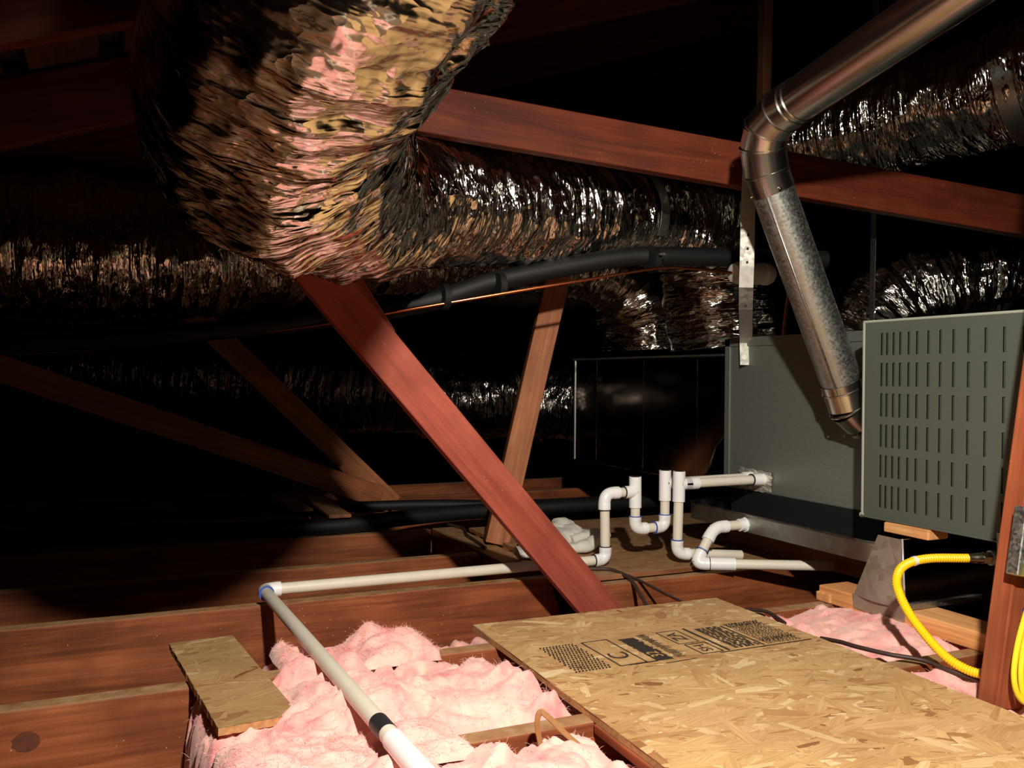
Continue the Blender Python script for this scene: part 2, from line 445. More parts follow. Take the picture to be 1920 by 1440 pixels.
# ------------------------------------------------------------------ the setting
def struct(o): o['kind'] = 'structure'; return o
fl = struct(MB().box((-3.2, -2.2, -0.205), (4.6, 6.3, -0.187)).build('floor', M['drywall'], smooth=False))
for nm, lo_, hi_ in (('wall_back', (-3.2, 6.3, -0.2), (4.6, 6.36, 3.0)), ('wall_front', (-3.2, -2.26, -0.2), (4.6, -2.2, 3.0)),
                     ('wall_right', (4.6, -2.2, -0.2), (4.66, 6.3, 3.0)), ('wall_left', (-3.26, -2.2, -0.2), (-3.2, 6.3, 3.0))):
    struct(MB().box(lo_, hi_).build(nm, M['wall'], smooth=False))
# roof: rises towards +X, boards over rafters
SL = 0.36; Z0 = 1.10
def roofz(x): return Z0 + SL * x
ceil = struct(MB().add([(-3.2, -2.2, roofz(-3.2) + .20), (4.6, -2.2, roofz(4.6) + .20), (4.6, 6.3, roofz(4.6) + .20), (-3.2, 6.3, roofz(-3.2) + .20),
                        (-3.2, -2.2, roofz(-3.2) + .23), (4.6, -2.2, roofz(4.6) + .23), (4.6, 6.3, roofz(4.6) + .23), (-3.2, 6.3, roofz(-3.2) + .23)],
                       [(0, 3, 2, 1), (4, 5, 6, 7), (0, 1, 5, 4), (1, 2, 6, 5), (2, 3, 7, 6), (3, 0, 4, 7)]).build('ceiling', M['wall'], smooth=False))
ang = math.atan(SL)
bm_board = None
for i in range(34):
    x = -2.2 + i * 0.19
    if x > 4.3: break
    if bm_board is None:
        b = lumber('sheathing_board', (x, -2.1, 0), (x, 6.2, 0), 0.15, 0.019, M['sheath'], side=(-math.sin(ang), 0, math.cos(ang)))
        bm_board = b
    else:
        b = bm_board.copy(); COL.objects.link(b)
    mw = bm_board.matrix_world.copy() if i else b.matrix_world.copy()
    mw.translation = Vector((x, 2.05, roofz(x) + 0.17)); b.matrix_world = mw
    b.parent = ceil
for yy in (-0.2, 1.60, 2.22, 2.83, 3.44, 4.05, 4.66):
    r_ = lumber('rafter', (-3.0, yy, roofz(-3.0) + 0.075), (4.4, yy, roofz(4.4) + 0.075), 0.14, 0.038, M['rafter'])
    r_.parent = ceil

# ------------------------------------------------------------------ ceiling joists
JG = 'ceiling joists of the attic floor'
def joist(y, x0, x1, label, h=0.184, top=0.0, cut1=0.0):
    return lumber('ceiling_joist', (x0, y, top - h / 2), (x1, y, top - h / 2), h, 0.038, M['joist'], label=label, cat='joist', group=JG, cut1=cut1)
joist(0.79, -2.6, 4.2, 'ceiling joist nearest the camera, buried under pink insulation and strand board')
joist(1.195, -2.6, 4.2, 'ceiling joist whose top shows as a thin wooden strip in the pink insulation')
jA = joist(1.592, -2.6, 4.2, 'ceiling joist at lower left with a round knot, board scrap lying on it')
joist(2.088, -2.6, 1.075, 'ceiling joist directly under the long white horizontal drain pipe', cut1=-0.03)
joist(2.45, -2.6, 0.99, 'ceiling joist just behind the long white drain pipe')
joist(2.89, -2.6, 0.99, 'ceiling joist in front of the thick black insulated line')
joist(3.30, -2.6, 4.2, 'ceiling joist behind the thick black insulated line')
joist(3.70, -2.6, 4.2, 'ceiling joist at the foot of the dim diagonal web, left background')
joist(4.11, -2.6, 4.2, 'farthest ceiling joist in the dark background')
joist(1.965, 1.10, 4.2, 'short ceiling joist beside the foot of the red brace, dark cables over it', cut1=0.0)
mb = MB(); n = 20
kv = [(-0.128 + 0.020 * math.cos(2 * math.pi * k / n) * (1 + .08 * math.sin(3 * k)), -0.052 + 0.016 * math.sin(2 * math.pi * k / n)) for k in range(n)]
mb.prism(kv, 1.5722, 1.5735, 1)
kn = mb.build('knot', M['knot'], smooth=False, origin=(-0.128, 1.573, -0.052)); kn.parent = jA; kn.matrix_parent_inverse = jA.matrix_world.inverted()
lumber('header_joist', (1.045, 2.24, -0.07), (1.045, 2.90, -0.07), 0.14, 0.089, M['joist'], side=(1, 0, 0),
       label='header joist running back from the red brace, web foot standing on it', cat='joist', group=JG)

# sheets/planks laid behind the brace under the white traps
for y0, y1, lab in ((1.99, 2.255, 'dusty plank lying under the white drain traps, nearer one'), (2.265, 2.56, 'dusty plank behind the traps with white cloth on it'), (2.57, 2.80, 'dusty plank farthest back beneath the shiny plenum')):
    lumber('floor_plank', (1.10, (y0 + y1) / 2, 0.006), (2.3, (y0 + y1) / 2, 0.006), 0.012, y1 - y0, M['plank'], label=lab, cat='plank', group='planks laid across the joists', bev=0.001)

# ------------------------------------------------------------------ web members and braces
lumber('diagonal_brace', (1.185, 1.915, -0.145), (0.219, 1.879, 0.939), 0.091, 0.038, M['brace'],
       label='long red-stained diagonal brace crossing the middle, its foot at the strand board', cat='brace')
lumber('diagonal_brace', (0.560, 2.015, 0.61), (0.455, 1.99, 0.755), 0.089, 0.038, M['brace'],
       label='second red board tucked behind the top of the long diagonal brace', cat='brace')
lumber('web_member', (1.095, 2.55, 0.003), (1.335, 2.55, 0.98), 0.075, 0.075, M['web'], side=(0.35, 1, 0),
       label='pale brown upright web post standing behind the red diagonal brace', cat='web')
lumber('web_member', (1.055, 3.56, -0.01), (0.225, 3.56, 0.80), 0.089, 0.038, M['web'],
       label='dim steep diagonal web in the left background', cat='web')
lumber('web_member', (0.98, 3.48, 0.035), (-0.55, 3.34, 0.62), 0.089, 0.038, M['web'],
       label='dim shallow diagonal web sloping down to the left background joists', cat='web')
lumber('tie_beam', (.33, 2.125, 1.215), (3.75, 1.518, .884), 0.118, 0.038, M['tie'],
       label='red-brown tie beam sloping down behind the silver flue elbow', cat='beam')
# short planks lying on the joists at the left rear
lumber('short_plank', (0.672, 2.86, 0.066), (0.685, 3.33, 0.066), 0.012, 0.075, M['plank'], side=(1, 0, 0),
       label='short dusty plank lying over the thick black line, nearer of two', cat='plank', group='short planks over the black lines')
lumber('short_plank', (0.60, 3.12, 0.053), (0.575, 3.62, 0.053), 0.012, 0.075, M['plank'], side=(1, 0, 0),
       label='short dim plank lying over the thin black line, farther of two', cat='plank', group='short planks over the black lines')

# post at right
lumber('web_post', (1.3485, .994, -.012), (1.6486, .994, 1.66), 0.086, 0.038, M['post'],
       label='red-brown wooden post at the right edge in front of the louvered panel', cat='post')

# ------------------------------------------------------------------ foil ducts
big_pts = [(1.955, 2.53, .64), (1.94, 2.535, .80), (1.935, 2.535, .93), (1.86, 2.525, 1.03), (1.66, 2.49, 1.06), (1.285, 2.325, 1.018), (.981, 2.228, .985), (.725, 2.15, .962), (.544, 1.99, .932),
           (.355, 1.64, .893), (.233, 1.324, .880), (.188, 1.158, .901), (.175, .975, .912), (.185, .865, .945), (.205, .80, 1.01), (.23, .76, 1.09), (.26, .74, 1.18)]
big_r = [.185, .180, .165, .150, .138, .145, .145, .145, .148, .155, .155, .150, .148, .148, .148, .15, .15]
big, bp = foil_duct('flexible_duct', big_pts, big_r, 'large crumpled silver foil duct bending overhead in the foreground', 11, step=0.0034, nt=200)
duct_band(big, bp, 0.86, 0.045, M['galv'], 'foil_tape_band', -110, 110, 0.020)
far_pts = [(1.90, 2.93, .64), (1.89, 2.93, .78), (1.80, 2.95, .92), (1.55, 2.97, 1.01), (1.12, 2.97, 1.0), (.62, 2.92, .955), (.20, 2.80, .90), (-.09, 2.76, .875), (-.42, 2.77, .87), (-.9, 2.82, .88)]
far, fp = foil_duct('flexible_duct', far_pts, [.165, .165, .155, .15, .155, .165, .18, .19, .195, .195], 'long silver foil duct behind the large bend, running out at the left edge', 51, step=0.006, nt=200)
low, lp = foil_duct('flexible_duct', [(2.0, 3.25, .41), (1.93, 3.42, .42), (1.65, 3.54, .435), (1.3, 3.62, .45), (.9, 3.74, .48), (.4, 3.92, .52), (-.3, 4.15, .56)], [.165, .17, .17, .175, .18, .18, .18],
          'foil duct coloured dark for shade, entering the side of the shiny plenum, low in the background', 81, step=0.007, nt=160, mat='foil_shaded')
rup, rp = foil_duct('flexible_duct', [(2.00, 2.42, 1.32), (2.06, 2.30, 1.335), (2.13, 2.17, 1.335), (2.25, 1.96, 1.345), (2.32, 1.72, 1.37), (2.42, 1.5, 1.41), (2.55, 1.25, 1.46)], [.07, .12, .145, .155, .16, .165, .165],
          'silver foil duct at upper right behind the flue pipe', 121, step=0.006, nt=180)
duct_band(rup, rp, 0.80, 0.045, M['galv'], 'hanger_band', 0, 360, 0.014)
rlow, rq = foil_duct('flexible_duct', [(2.40, 2.30, .50), (2.38, 2.28, .66), (2.45, 2.22, .80), (2.62, 2.13, .86), (2.9, 2.02, .875), (3.3, 1.9, .88)], [.15, .15, .15, .15, .15, .15],
           'silver foil duct behind the top of the louvered furnace panel', 151, step=0.006, nt=180)
duct_band(rlow, rq, 0.62, 0.05, M['galv'], 'tape_band', 0, 360, 0.012)

# ------------------------------------------------------------------ plenum, coil case, furnace
pl = thing('supply_plenum', (1.95, 2.72, .19), 'shiny mirror-like sheet metal plenum box behind the drain traps', 'plenum')
mb = MB(); mb.prism([(2.235, .60), (3.24, .60), (3.24, .185), (2.40, .185), (2.335, .225), (2.29, .31), (2.235, .36)], 1.745, 2.30, 0)
part(mb, 'body', M['plenum'], pl, False, bevel=0.004)
for yy, zz0, zz1 in ((2.395, .215, .595), (2.72, .20, .595), (3.06, .20, .595)):
    part(MB().box((1.7438, yy - .0012, zz0), (1.7465, yy + .0012, zz1)), 'seam', M['plenum'], pl, False)
part(MB().box((1.735, 2.22, .600), (2.31, 3.25, .606)), 'top_flange', M['galv'], pl, False, bevel=0.001)
part(MB().box((1.741, 3.234, .187), (1.748, 3.246, .60)), 'corner_edge', M['galv'], pl, False, bevel=0.002)

coil = thing('coil_cabinet', (2.0, 1.9, .19), 'plain grey sheet metal coil cabinet between the plenum and the louvered panel', 'cabinet')
part(MB().box((1.72, 1.56, .195), (2.30, 2.212, .650)), 'casing', M['coil'], coil, False, bevel=0.004)
part(MB().box((1.716, 1.56, .626), (1.7205, 2.214, .653)), 'top_trim', M['coil'], coil, False, bevel=0.0015)
part(MB().box((1.716, 2.190, .200), (1.7205, 2.214, .650)), 'corner_trim', M['coil'], coil, False, bevel=0.0015)
tp = MB()
rg = random.Random(3); N_ = 12
gv = []
for i in range(N_ + 1):
    for k in range(N_ + 1):
        gv.append((1.7185 - 0.0045 * rg.random(), 1.995 + .145 * i / N_ + rg.uniform(-.004, .004), .200 + .062 * k / N_ + rg.uniform(-.003, .003)))
tp.add(gv, [(i * (N_ + 1) + k, i * (N_ + 1) + k + 1, (i + 1) * (N_ + 1) + k + 1, (i + 1) * (N_ + 1) + k) for i in range(N_) for k in range(N_)])
part(tp, 'foil_tape_patch', plain('crumpled_foil_tape', (214, 208, 196), 0.35, 0.7), coil, False, label='crumpled silver foil tape around the drain outlets')

fu = thing('furnace', (1.85, 1.1, .20), 'grey-green furnace with rows of louver slots at the right edge', 'furnace')
part(MB().box((1.598, .70, .222), (2.25, 1.522, .652)), 'body', M['panel'], fu, False, bevel=0.004)
ys = [1.476, 1.461, 1.443, 1.425, 1.402, 1.380, 1.351, 1.321, 1.289, 1.254, 1.215, 1.175, 1.133, 1.09, 1.05]
ys = ys[::-1]      # ascending y
zs = [(.240, .291), (.309, .359), (.377, .428), (.446, .498), (.515, .567), (.585, .635)]
SW = 0.0066
yb = [.72] + [q for y in ys for q in (y - SW / 2 - .002, y + SW / 2 - .002)] + [1.525]
zb = [.216] + [q for ab in zs for q in ab] + [.661]
mb = MB()
for i in range(len(yb) - 1):
    for k in range(len(zb) - 1):
        if i % 2 == 1 and k % 2 == 1: continue
        mb.add([(1.580, yb[i], zb[k]), (1.580, yb[i], zb[k + 1]), (1.580, yb[i + 1], zb[k + 1]), (1.580, yb[i + 1], zb[k])], [(0, 3, 2, 1)])
mb.add([(1.580, .72, .661), (1.598, .72, .661), (1.598, 1.525, .661), (1.580, 1.525, .661)], [(0, 1, 2, 3)])
mb.add([(1.580, .72, .216), (1.598, .72, .216), (1.598, 1.525, .216), (1.580, 1.525, .216)], [(3, 2, 1, 0)])
pn = part(mb, 'louvered_door', M['panel'], fu, False)
part(MB().box((1.5945, .725, .22), (1.5975, 1.52, .655)), 'louver_shade_sheet', M['dark'], fu, False)  # dark sheet added as the shade seen through the louver slots
lv = MB(); lv.add([(0, -SW / 2, 0), (0, -SW / 2, .0505), (.0026, SW / 2, .0505), (.0026, SW / 2, 0), (.001, -SW / 2, 0), (.001, -SW / 2, .0505), (.0036, SW / 2, .0505), (.0036, SW / 2, 0)],
                 [(0, 1, 2, 3), (7, 6, 5, 4), (0, 4, 5, 1), (1, 5, 6, 2), (3, 2, 6, 7), (0, 3, 7, 4)])
lvo = None
for y in ys:
    for a, b in zs:
        if lvo is None: o = lvo = lv.build('louver', M['panel'], None, False, origin=(0, 0, 0)); o.parent = pn
        else: o = lvo.copy(); COL.objects.link(o)
        o.location = Vector((1.5803, y - .002, a)) - wpos(pn)
part(MB().box((1.5785, 1.5235, .213), (1.600, 1.5305, .665)), 'door_edge', M['panel_edge'], fu, False, bevel=0.002, label='pale grey left edge of the louvered door')
part(MB().box((1.5785, .72, .6595), (1.600, 1.53, .6655)), 'door_edge', M['panel_edge'], fu, False, bevel=0.002)
part(MB().box((1.574, .72, .212), (1.602, 1.528, .2165)), 'bottom_lip', M['panel'], fu, False, bevel=0.0015)
mb = MB().sweep([(1.577, 1.527, .216), (1.585, 1.527, .216)], .006, 12); part(mb, 'corner_screw', M['panel_edge'], fu)

# flue pipe
fl_ = thing('flue_pipe', (1.69, 1.66, .45), 'silver round metal flue pipe with an elbow, rising from the furnace', 'pipe')
lowA = Vector((1.640, 1.650, .510)); upA = Vector((1.386, 1.630, .990))
part(MB().sweep([lowA, upA], .049, 40), 'lower_pipe', M['galv'], fl_, label='mottled galvanised lower flue pipe')
ax = (upA - lowA).normalized(); side = ax.cross(Vector((0.4, .91, 0))).normalized()
vw = (Vector((0, 0, .53)) - lowA); vw = (vw - ax * vw.dot(ax)).normalized(); sd = ax.cross(vw)
sm = (vw * math.cos(.35) - sd * math.sin(.35)) * .0492
part(MB().sweep([lowA + sm, upA + sm], .0028, 8), 'seam', M['galv'], fl_)
upB = Vector((1.348, 1.560, 1.122)); upC = Vector((1.356, 1.12, 1.215))
bend = [upA - ax * .025, upA + ax * .02, Vector((1.356, 1.618, 1.062)), Vector((1.347, 1.596, 1.098)), upB + (upB - upC).normalized() * (-.01), upB + (upC - upB).normalized() * .05]
for i in range(len(bend) - 1):
    part(MB().sweep([bend[i], bend[i + 1]], .0515, 40, cap=False), 'elbow_gore', M['flue'], fl_)
    if 0 < i: 
        d_ = ((bend[i + 1] - bend[i]).normalized() + (bend[i] - bend[i - 1]).normalized()).normalized()
        part(MB().sweep([bend[i] - d_ * .004, bend[i] - d_ * .0015, bend[i] + d_ * .0015, bend[i] + d_ * .004], [.0505, .0545, .0545, .0505], 40, cap=False), 'elbow_bead', M['flue'], fl_)
d_ = (upC - upB).normalized()
part(MB().sweep([upB + d_ * .035, upC + d_ * .55], .049, 44), 'upper_pipe', M['flue'], fl_)
for q in (.050, .066):
    part(MB().sweep([upB + d_ * (q - .003), upB + d_ * q, upB + d_ * (q + .003)], [.0500, .0525, .0500], 40, cap=False), 'crimp_bead', M['flue'], fl_)
lb = [lowA + ax * .02, lowA - ax * .005, Vector((1.660, 1.648, .462)), Vector((1.695, 1.640, .432)), Vector((1.76, 1.63, .418))]
for i in range(len(lb) - 1):
    part(MB().sweep([lb[i], lb[i + 1]], .0515, 40, cap=(i == len(lb) - 2)), 'elbow_gore', M['flue'], fl_)
    if i:
        d2 = ((lb[i + 1] - lb[i]).normalized() + (lb[i] - lb[i - 1]).normalized()).normalized()
        part(MB().sweep([lb[i] - d2 * .004, lb[i] - d2 * .0015, lb[i] + d2 * .0015, lb[i] + d2 * .004], [.0505, .0545, .0545, .0505], 40, cap=False), 'elbow_bead', M['flue'], fl_)
for p_, ofs in ((upA - ax * .018, .3), (upA - ax * .018, -1.25), (lowA + ax * .012, 1.3)):
    dv = vw * math.cos(ofs) + sd * math.sin(ofs)
    part(MB().sweep([p_ + dv * .049, p_ + dv * .057], .004, 8), 'screw', M['steel'], fl_)

# hanger straps
def strap(name, pts, width, side, mat, label, holes=()):
    t = thing(name, pts[-1], label, 'strap', None)
    sd_ = Vector(side).normalized() * width / 2; mb = MB(); v = []
    for p in pts:
        p = Vector(p); nrm = Vector((-side[1], side[0], 0)).normalized() * .0008
        v += [p - sd_ - nrm, p + sd_ - nrm, p + sd_ + nrm, p - sd_ + nrm]
    f = []
    for i in range(len(pts) - 1):
        for k in range(4): f.append((i * 4 + k, i * 4 + (k + 1) % 4, i * 4 + 4 + (k + 1) % 4, i * 4 + 4 + k))
    f += [(3, 2, 1, 0), tuple((len(pts) - 1) * 4 + k for k in range(4))]
    mb.add(v, f); part(mb, 'strip', mat, t, False)
    for h in holes:
        h = Vector(h); nrm = Vector((side[1], -side[0], 0)).normalized()
        part(MB().sweep([h + nrm * .0008, h + nrm * .0016], .0032, 10), 'hole', M['dark'], t, False)
    return t
sdir = (0.90, -.43, 0)
strap('hanger_strap', [(1.492, 1.822, 1.145), (1.486, 1.824, 1.05), (1.486, 1.828, .95), (1.487, 1.832, .82), (1.492, 1.840, .766), (1.540, 1.900, .715), (1.700, 2.095, .650), (1.7135, 2.112, .635), (1.7135, 2.108, .57)], .037, sdir, M['strap'],
      'pale flat metal hanger strap dropping from the tie beam to the coil cabinet', [(1.4855, 1.826, .90), (1.486, 1.828, .865), (1.4865, 1.830, .83), (1.53, 1.888, .724)])
lumber('roof_hanger', (1.965, 2.335, 1.93), (1.955, 2.335, 1.30), .035, .035, M['sheath'], label='dim wooden hanger strip dropping from the roof behind the flue elbow', cat='lumber')
strap('hanger_strap', [(2.155, 2.05, 1.86), (2.155, 2.05, .92), (2.152, 2.05, .80), (2.150, 2.05, .652)], .03, (0.3, .95, 0), M['galv'],
      'thin dim metal hanger strap hanging behind the louvered panel corner')

# ------------------------------------------------------------------ drain pan
pan = thing('drain_pan', (1.95, 1.9, .10), 'shallow rectangular metal drain pan under the coil cabinet', 'pan')
def rrect(x0, y0, x1, y1, r, z, n=6):
    out = []
    for cx, cy, a0 in ((x1 - r, y1 - r, 0), (x0 + r, y1 - r, 90), (x0 + r, y0 + r, 180), (x1 - r, y0 + r, 270)):
        for k in range(n + 1):
            a = math.radians(a0 + 90 * k / n); out.append((cx + r * math.cos(a), cy + r * math.sin(a), z))
    return out
loops = [rrect(1.62, 1.50, 2.36, 2.25, .05, .102), rrect(1.60, 1.48, 2.38, 2.27, .07, .1025), rrect(1.600, 1.48, 2.38, 2.27, .07, .147), rrect(1.597, 1.477, 2.383, 2.273, .07, .150), rrect(1.600, 1.48, 2.38, 2.27, .07, .153),
         rrect(1.606, 1.486, 2.374, 2.264, .066, .150), rrect(1.606, 1.486, 2.374, 2.264, .066, .108)]
mb = MB(); n = len(loops[0]); v = [p for l in loops for p in l]
f = [(i * n + k, i * n + (k + 1) % n, (i + 1) * n + (k + 1) % n, (i + 1) * n + k) for i in range(len(loops) - 1) for k in range(n)]
f += [tuple(range(n))[::-1], tuple((len(loops) - 1) * n + k for k in range(n))]
mb.add(v, f); part(mb, 'tray', M['pan'], pan)
for x_, y_ in ((1.75, 1.95), (2.2, 1.95)):   # strips the coil cabinet stands on, inside the pan
    part(MB().box((x_ - .03, 1.60, .108), (x_ + .03, 2.18, .195)), 'support_block', M['rubber'], pan, False)
for x_ in (1.78, 2.2):
    lumber('pan_support', (x_, 1.52, .057), (x_, 2.25, .057), .089, .038, M['plank'], side=(1, 0, 0),
           label='wooden runner under the drain pan, ' + ('nearer the white pipes' if x_ < 2 else 'on its far side'), cat='lumber', group='runners under the drain pan')

# ------------------------------------------------------------------ PVC drain lines
PR, FR = .0134, .0172
def V(*a): return Vector(a)
def pipe(root, a, b, name='pipe'): return part(MB().sweep([a, b], PR, 20), name, M['pvc'], root)
def ring(root, p, d, mat, r=FR + .0003, w=.0022):
    d = Vector(d).normalized(); p = Vector(p)
    return part(MB().sweep([p - d * w / 2, p + d * w / 2], r, 20), 'primer_ring' if mat == 'blue' else 'joint_line', M[mat], root)
def elbow(root, corner, d1, d2, arm=.034):
    """d1, d2 point away from the corner along the two arms"""
    c = Vector(corner); d1 = Vector(d1).normalized(); d2 = Vector(d2).normalized(); cut = arm * .62
    P = [c + d1 * arm, c + d1 * (cut + .001)]; R_ = [FR, FR]
    for k in range(9):
        t = k / 8; P.append((c + d1 * cut) * (1 - t) ** 2 + c * 2 * t * (1 - t) + (c + d2 * cut) * t ** 2); R_.append(FR * .97)
    P += [c + d2 * (cut + .001), c + d2 * arm]; R_ += [FR, FR]
    return part(MB().sweep(P, R_, 20), 'elbow', M['fit'], root)
def tee(root, top, bot, mid, bdir, arm=.036):
    mb = MB().sweep([top, bot], FR, 20); mb.sweep([mid, Vector(mid) + Vector(bdir).normalized() * arm], FR, 20)
    o = part(mb, 'tee', M['fit'], root)
    t, b = Vector(top), Vector(bot); d = (t - b).normalized()
    part(MB().sweep([t - d * .004, t + d * .0004], FR * .78, 20), 'socket_opening', M['dark'], root)
    return o
def coupling(root, a, b): return part(MB().sweep([a, b], FR, 20), 'coupling', M['fit'], root)

YB = 2.09
pr = thing('condensate_drain_line', (1.23, YB, .013), 'white plastic drain line with U trap and long run reaching the foreground', 'pipe')
pipe(pr, V(1.716, 2.085, .237), V(1.43, 2.09, .233)); coupling(pr, V(1.716, 2.085, .237), V(1.69, 2.0854, .2366)); coupling(pr, V(1.475, 2.089, .2335), V(1.445, 2.09, .2335))
tee(pr, V(1.4165, YB, .268), V(1.4165, YB, .183), V(1.4165, YB, .233), (1, 0, 0))
pipe(pr, V(1.4165, YB, .19), V(1.4165, YB, .12))
elbow(pr, V(1.4165, YB, .108), (0, 0, 1), (-1, 0, 0), .036); ring(pr, V(1.4165, YB, .1435), (0, 0, 1), 'blue')
pipe(pr, V(1.40, YB, .108), V(1.34, YB, .108)); ring(pr, V(1.3815, YB, .108), (1, 0, 0), 'blue')
elbow(pr, V(1.3185, YB, .108), (0, 0, 1), (1, 0, 0), .036); ring(pr, V(1.3185, YB, .1435), (0, 0, 1), 'blue')
pipe(pr, V(1.3185, YB, .12), V(1.3185, YB, .18))
tee(pr, V(1.3175, YB, .254), V(1.3185, YB, .168), V(1.318, YB, .212), (-1, 0, 0)); ring(pr, V(1.2815, YB, .212), (1, 0, 0), 'band')
pipe(pr, V(1.29, YB, .212), V(1.24, YB, .212))
elbow(pr, V(1.2195, YB, .212), (1, 0, 0), (0, 0, -1), .044)
pipe(pr, V(1.2200, YB, .19), V(1.2235, YB, .05)); ring(pr, V(1.2195, YB, .1675), (0, 0, 1), 'band')
elbow(pr, V(1.2240, YB, .0305), (0, 0, 1), (-1, 0, 0), .036); ring(pr, V(1.2235, YB, .0665), (0, 0, 1), 'band'); ring(pr, V(1.188, YB, .0305), (1, 0, 0), 'band')
pipe(pr, V(1.20, YB, .0305), V(.33, YB, .0305), 'long_pipe')
elbow(pr, V(.313, YB, .0305), (1, 0, 0), (.02, -1, .02), .038); ring(pr, V(.3135, YB - .0385, .0312), (.02, -1, .02), 'blue')
pe = V(.352, .30, .0665)
pf0 = V(.313, 2.09, .0305)
pipe(pr, V(.3135, 2.07, .0309), pe, 'foreground_pipe')
dd = (pe - pf0).normalized()
for yy, L_, mt, rr in ((1.16, .045, 'band', PR + .0008),):
    c = pf0 + dd * ((2.09 - yy) / -dd.y)
    part(MB().sweep([c - dd * L_ / 2, c + dd * L_ / 2], rr, 20), 'black_band', M['band'], pr)
c = pf0 + dd * ((2.09 - 1.115) / -dd.y); part(MB().sweep([c, c + dd * .35], PR + .0018, 20), 'foreground_coupling', M['fit'], pr)

YF = 2.032
se = thing('secondary_drain_line', (1.42, YF, .013), 'white plastic drain line dropping from the right-hand tee to an elbow on the plank', 'pipe')
pipe(se, V(1.716, YF, .237), V(1.43, YF, .236)); coupling(se, V(1.716, YF, .237), V(1.675, YF, .237)); coupling(se, V(1.485, YF, .236), V(1.44, YF, .236))
ring(se, V(1.674, YF, .237), (1, 0, 0), 'band', r=FR + .0006)
tee(se, V(1.4235, YF, .271), V(1.4225, YF, .187), V(1.423, YF, .236), (1, 0, 0))
pipe(se, V(1.4225, YF, .19), V(1.4195, YF, .06)); ring(se, V(1.4195, YF, .0815), (0, 0, 1), 'blue')
elbow(se, V(1.4190, YF, .0435), (0, 0, 1), (1, -.12, -.1), .036)
pipe(se, V(1.43, YF, .043), V(1.62, YF - .024, .028))

pl2 = thing('pan_drain_line', (1.42, 1.965, .013), 'white plastic drain line sloping from the drain pan rim to the plank', 'pipe')
adp = V(1.602, 1.968, .122)
part(MB().sweep([adp + V(.012, 0, 0), adp + V(-.004, 0, 0)], .021, 8), 'pan_adapter', M['fit'], pl2, False)
part(MB().sweep([adp, adp + V(-.022, 0, 0)], FR, 20), 'adapter_neck', M['fit'], pl2)
pipe(pl2, adp, V(1.52, 1.968, .122))
low_c = V(1.425, 1.955, .030); el_c = V(1.496, 1.968, .121)
sl = (low_c - el_c).normalized()
elbow(pl2, el_c, (1, 0, 0), sl, .042)
pipe(pl2, el_c, low_c); ring(pl2, el_c + sl * .075, sl, 'blue')
rd = (V(1.60, 1.86, .031) - low_c).normalized()
elbow(pl2, low_c, -sl, rd, .036); ring(pl2, low_c + rd * .037, rd, 'band')
coupling(pl2, low_c + rd * .034, low_c + rd * .105)
pipe(pl2, low_c + rd * .03, low_c + rd * .36)

# ------------------------------------------------------------------ refrigerant lines
def tube_thing(name, pts, r, mat, label, cat, n=14, sub=10, group=None):
    P = [Vector(p) for p in catmull(pts, sub)]
    o = MB().sweep(P, r, n).build(name, M[mat], None, True, origin=P[0]); tag(o, label, cat, group); return o
tube_thing('insulated_line', [(1.95, 2.04, .89), (1.768, 2.081, .888), (1.436, 2.12, .878), (1.328, 2.14, .872), (1.202, 2.165, .85), (.943, 2.22, .79), (.718, 2.27, .718), (.307, 2.43, .655), (-.158, 2.60, .612), (-.8, 2.75, .60)], .027, 'rubber',
           'black foam insulated line hanging just under the large foil duct', 'pipe')
cu = thing('copper_line', (1.60, 2.02, .83), 'thin bare copper line below the black line with a pale plastic capsule', 'pipe')
P = [Vector(p) for p in catmull([(1.597, 2.026, .829), (1.476, 2.048, .836), (1.373, 2.065, .834), (1.178, 2.095, .797), (.943, 2.16, .752), (.638, 2.26, .692), (.373, 2.39, .645), (-.158, 2.62, .585), (-.8, 2.75, .57)], 10)]
part(MB().sweep(P, .0045, 10), 'tubing', M['copper'], cu)
P = [Vector(p) for p in catmull([(1.728, 2.022, .831), (1.775, 2.03, .835), (1.805, 2.035, .80), (1.805, 2.041, .75), (1.798, 2.044, .69), (1.797, 2.045, .652)], 8)]
part(MB().sweep(P, .0045, 10), 'tubing', M['copper'], cu)
part(MB().sweep([(1.797, 2.045, .675), (1.797, 2.045, .652)], .006, 10), 'brass_sleeve', M['brass'], cu)
a, b = Vector((1.592, 2.026, .829)), Vector((1.732, 2.022, .831)); d_ = (b - a)
part(MB().sweep([a + d_ * t for t in (0, .03, .12, .22, .25, .30, .33, .66, .69, .74, .77, .88, .97, 1)], [.012, .026, .032, .032, .027, .027, .0315, .0315, .027, .027, .032, .032, .026, .012], 24), 'plastic_capsule', M['drier'], cu)
for px_, py_, pz_ in ((1.374, 2.10, .860), (.945, 2.19, .775), (.80, 2.225, .742)):
    part(MB().sweep([(px_ - .009, py_, pz_), (px_ + .009, py_, pz_)], .035, 20), 'line_tie', M['rubber'], cu)
part(MB().box((1.366, 2.048, .868), (1.382, 2.056, .874)), 'tie_buckle', M['galv'], cu, False)
tube_thing('insulated_line', [(-.9, 3.02, .031), (-.37, 3.0, .031), (-.1, 2.985, .031), (.28, 2.93, .031), (.672, 2.895, .0305), (.924, 2.965, .031), (1.186, 3.01, .031), (1.62, 3.0, .031), (2.2, 3.0, .031)], .028, 'rubber',
           'thick black foam insulated line lying across the joists in the background', 'pipe')
tube_thing('insulated_line', [(-.9, 3.55, .023), (-.43, 3.52, .023), (.144, 3.40, .022), (.708, 3.36, .022), (1.116, 3.30, .022), (1.5, 3.16, .022), (2.2, 3.12, .022)], .020, 'rubber',
           'thinner black foam line lying behind the thick one on the joists', 'pipe')

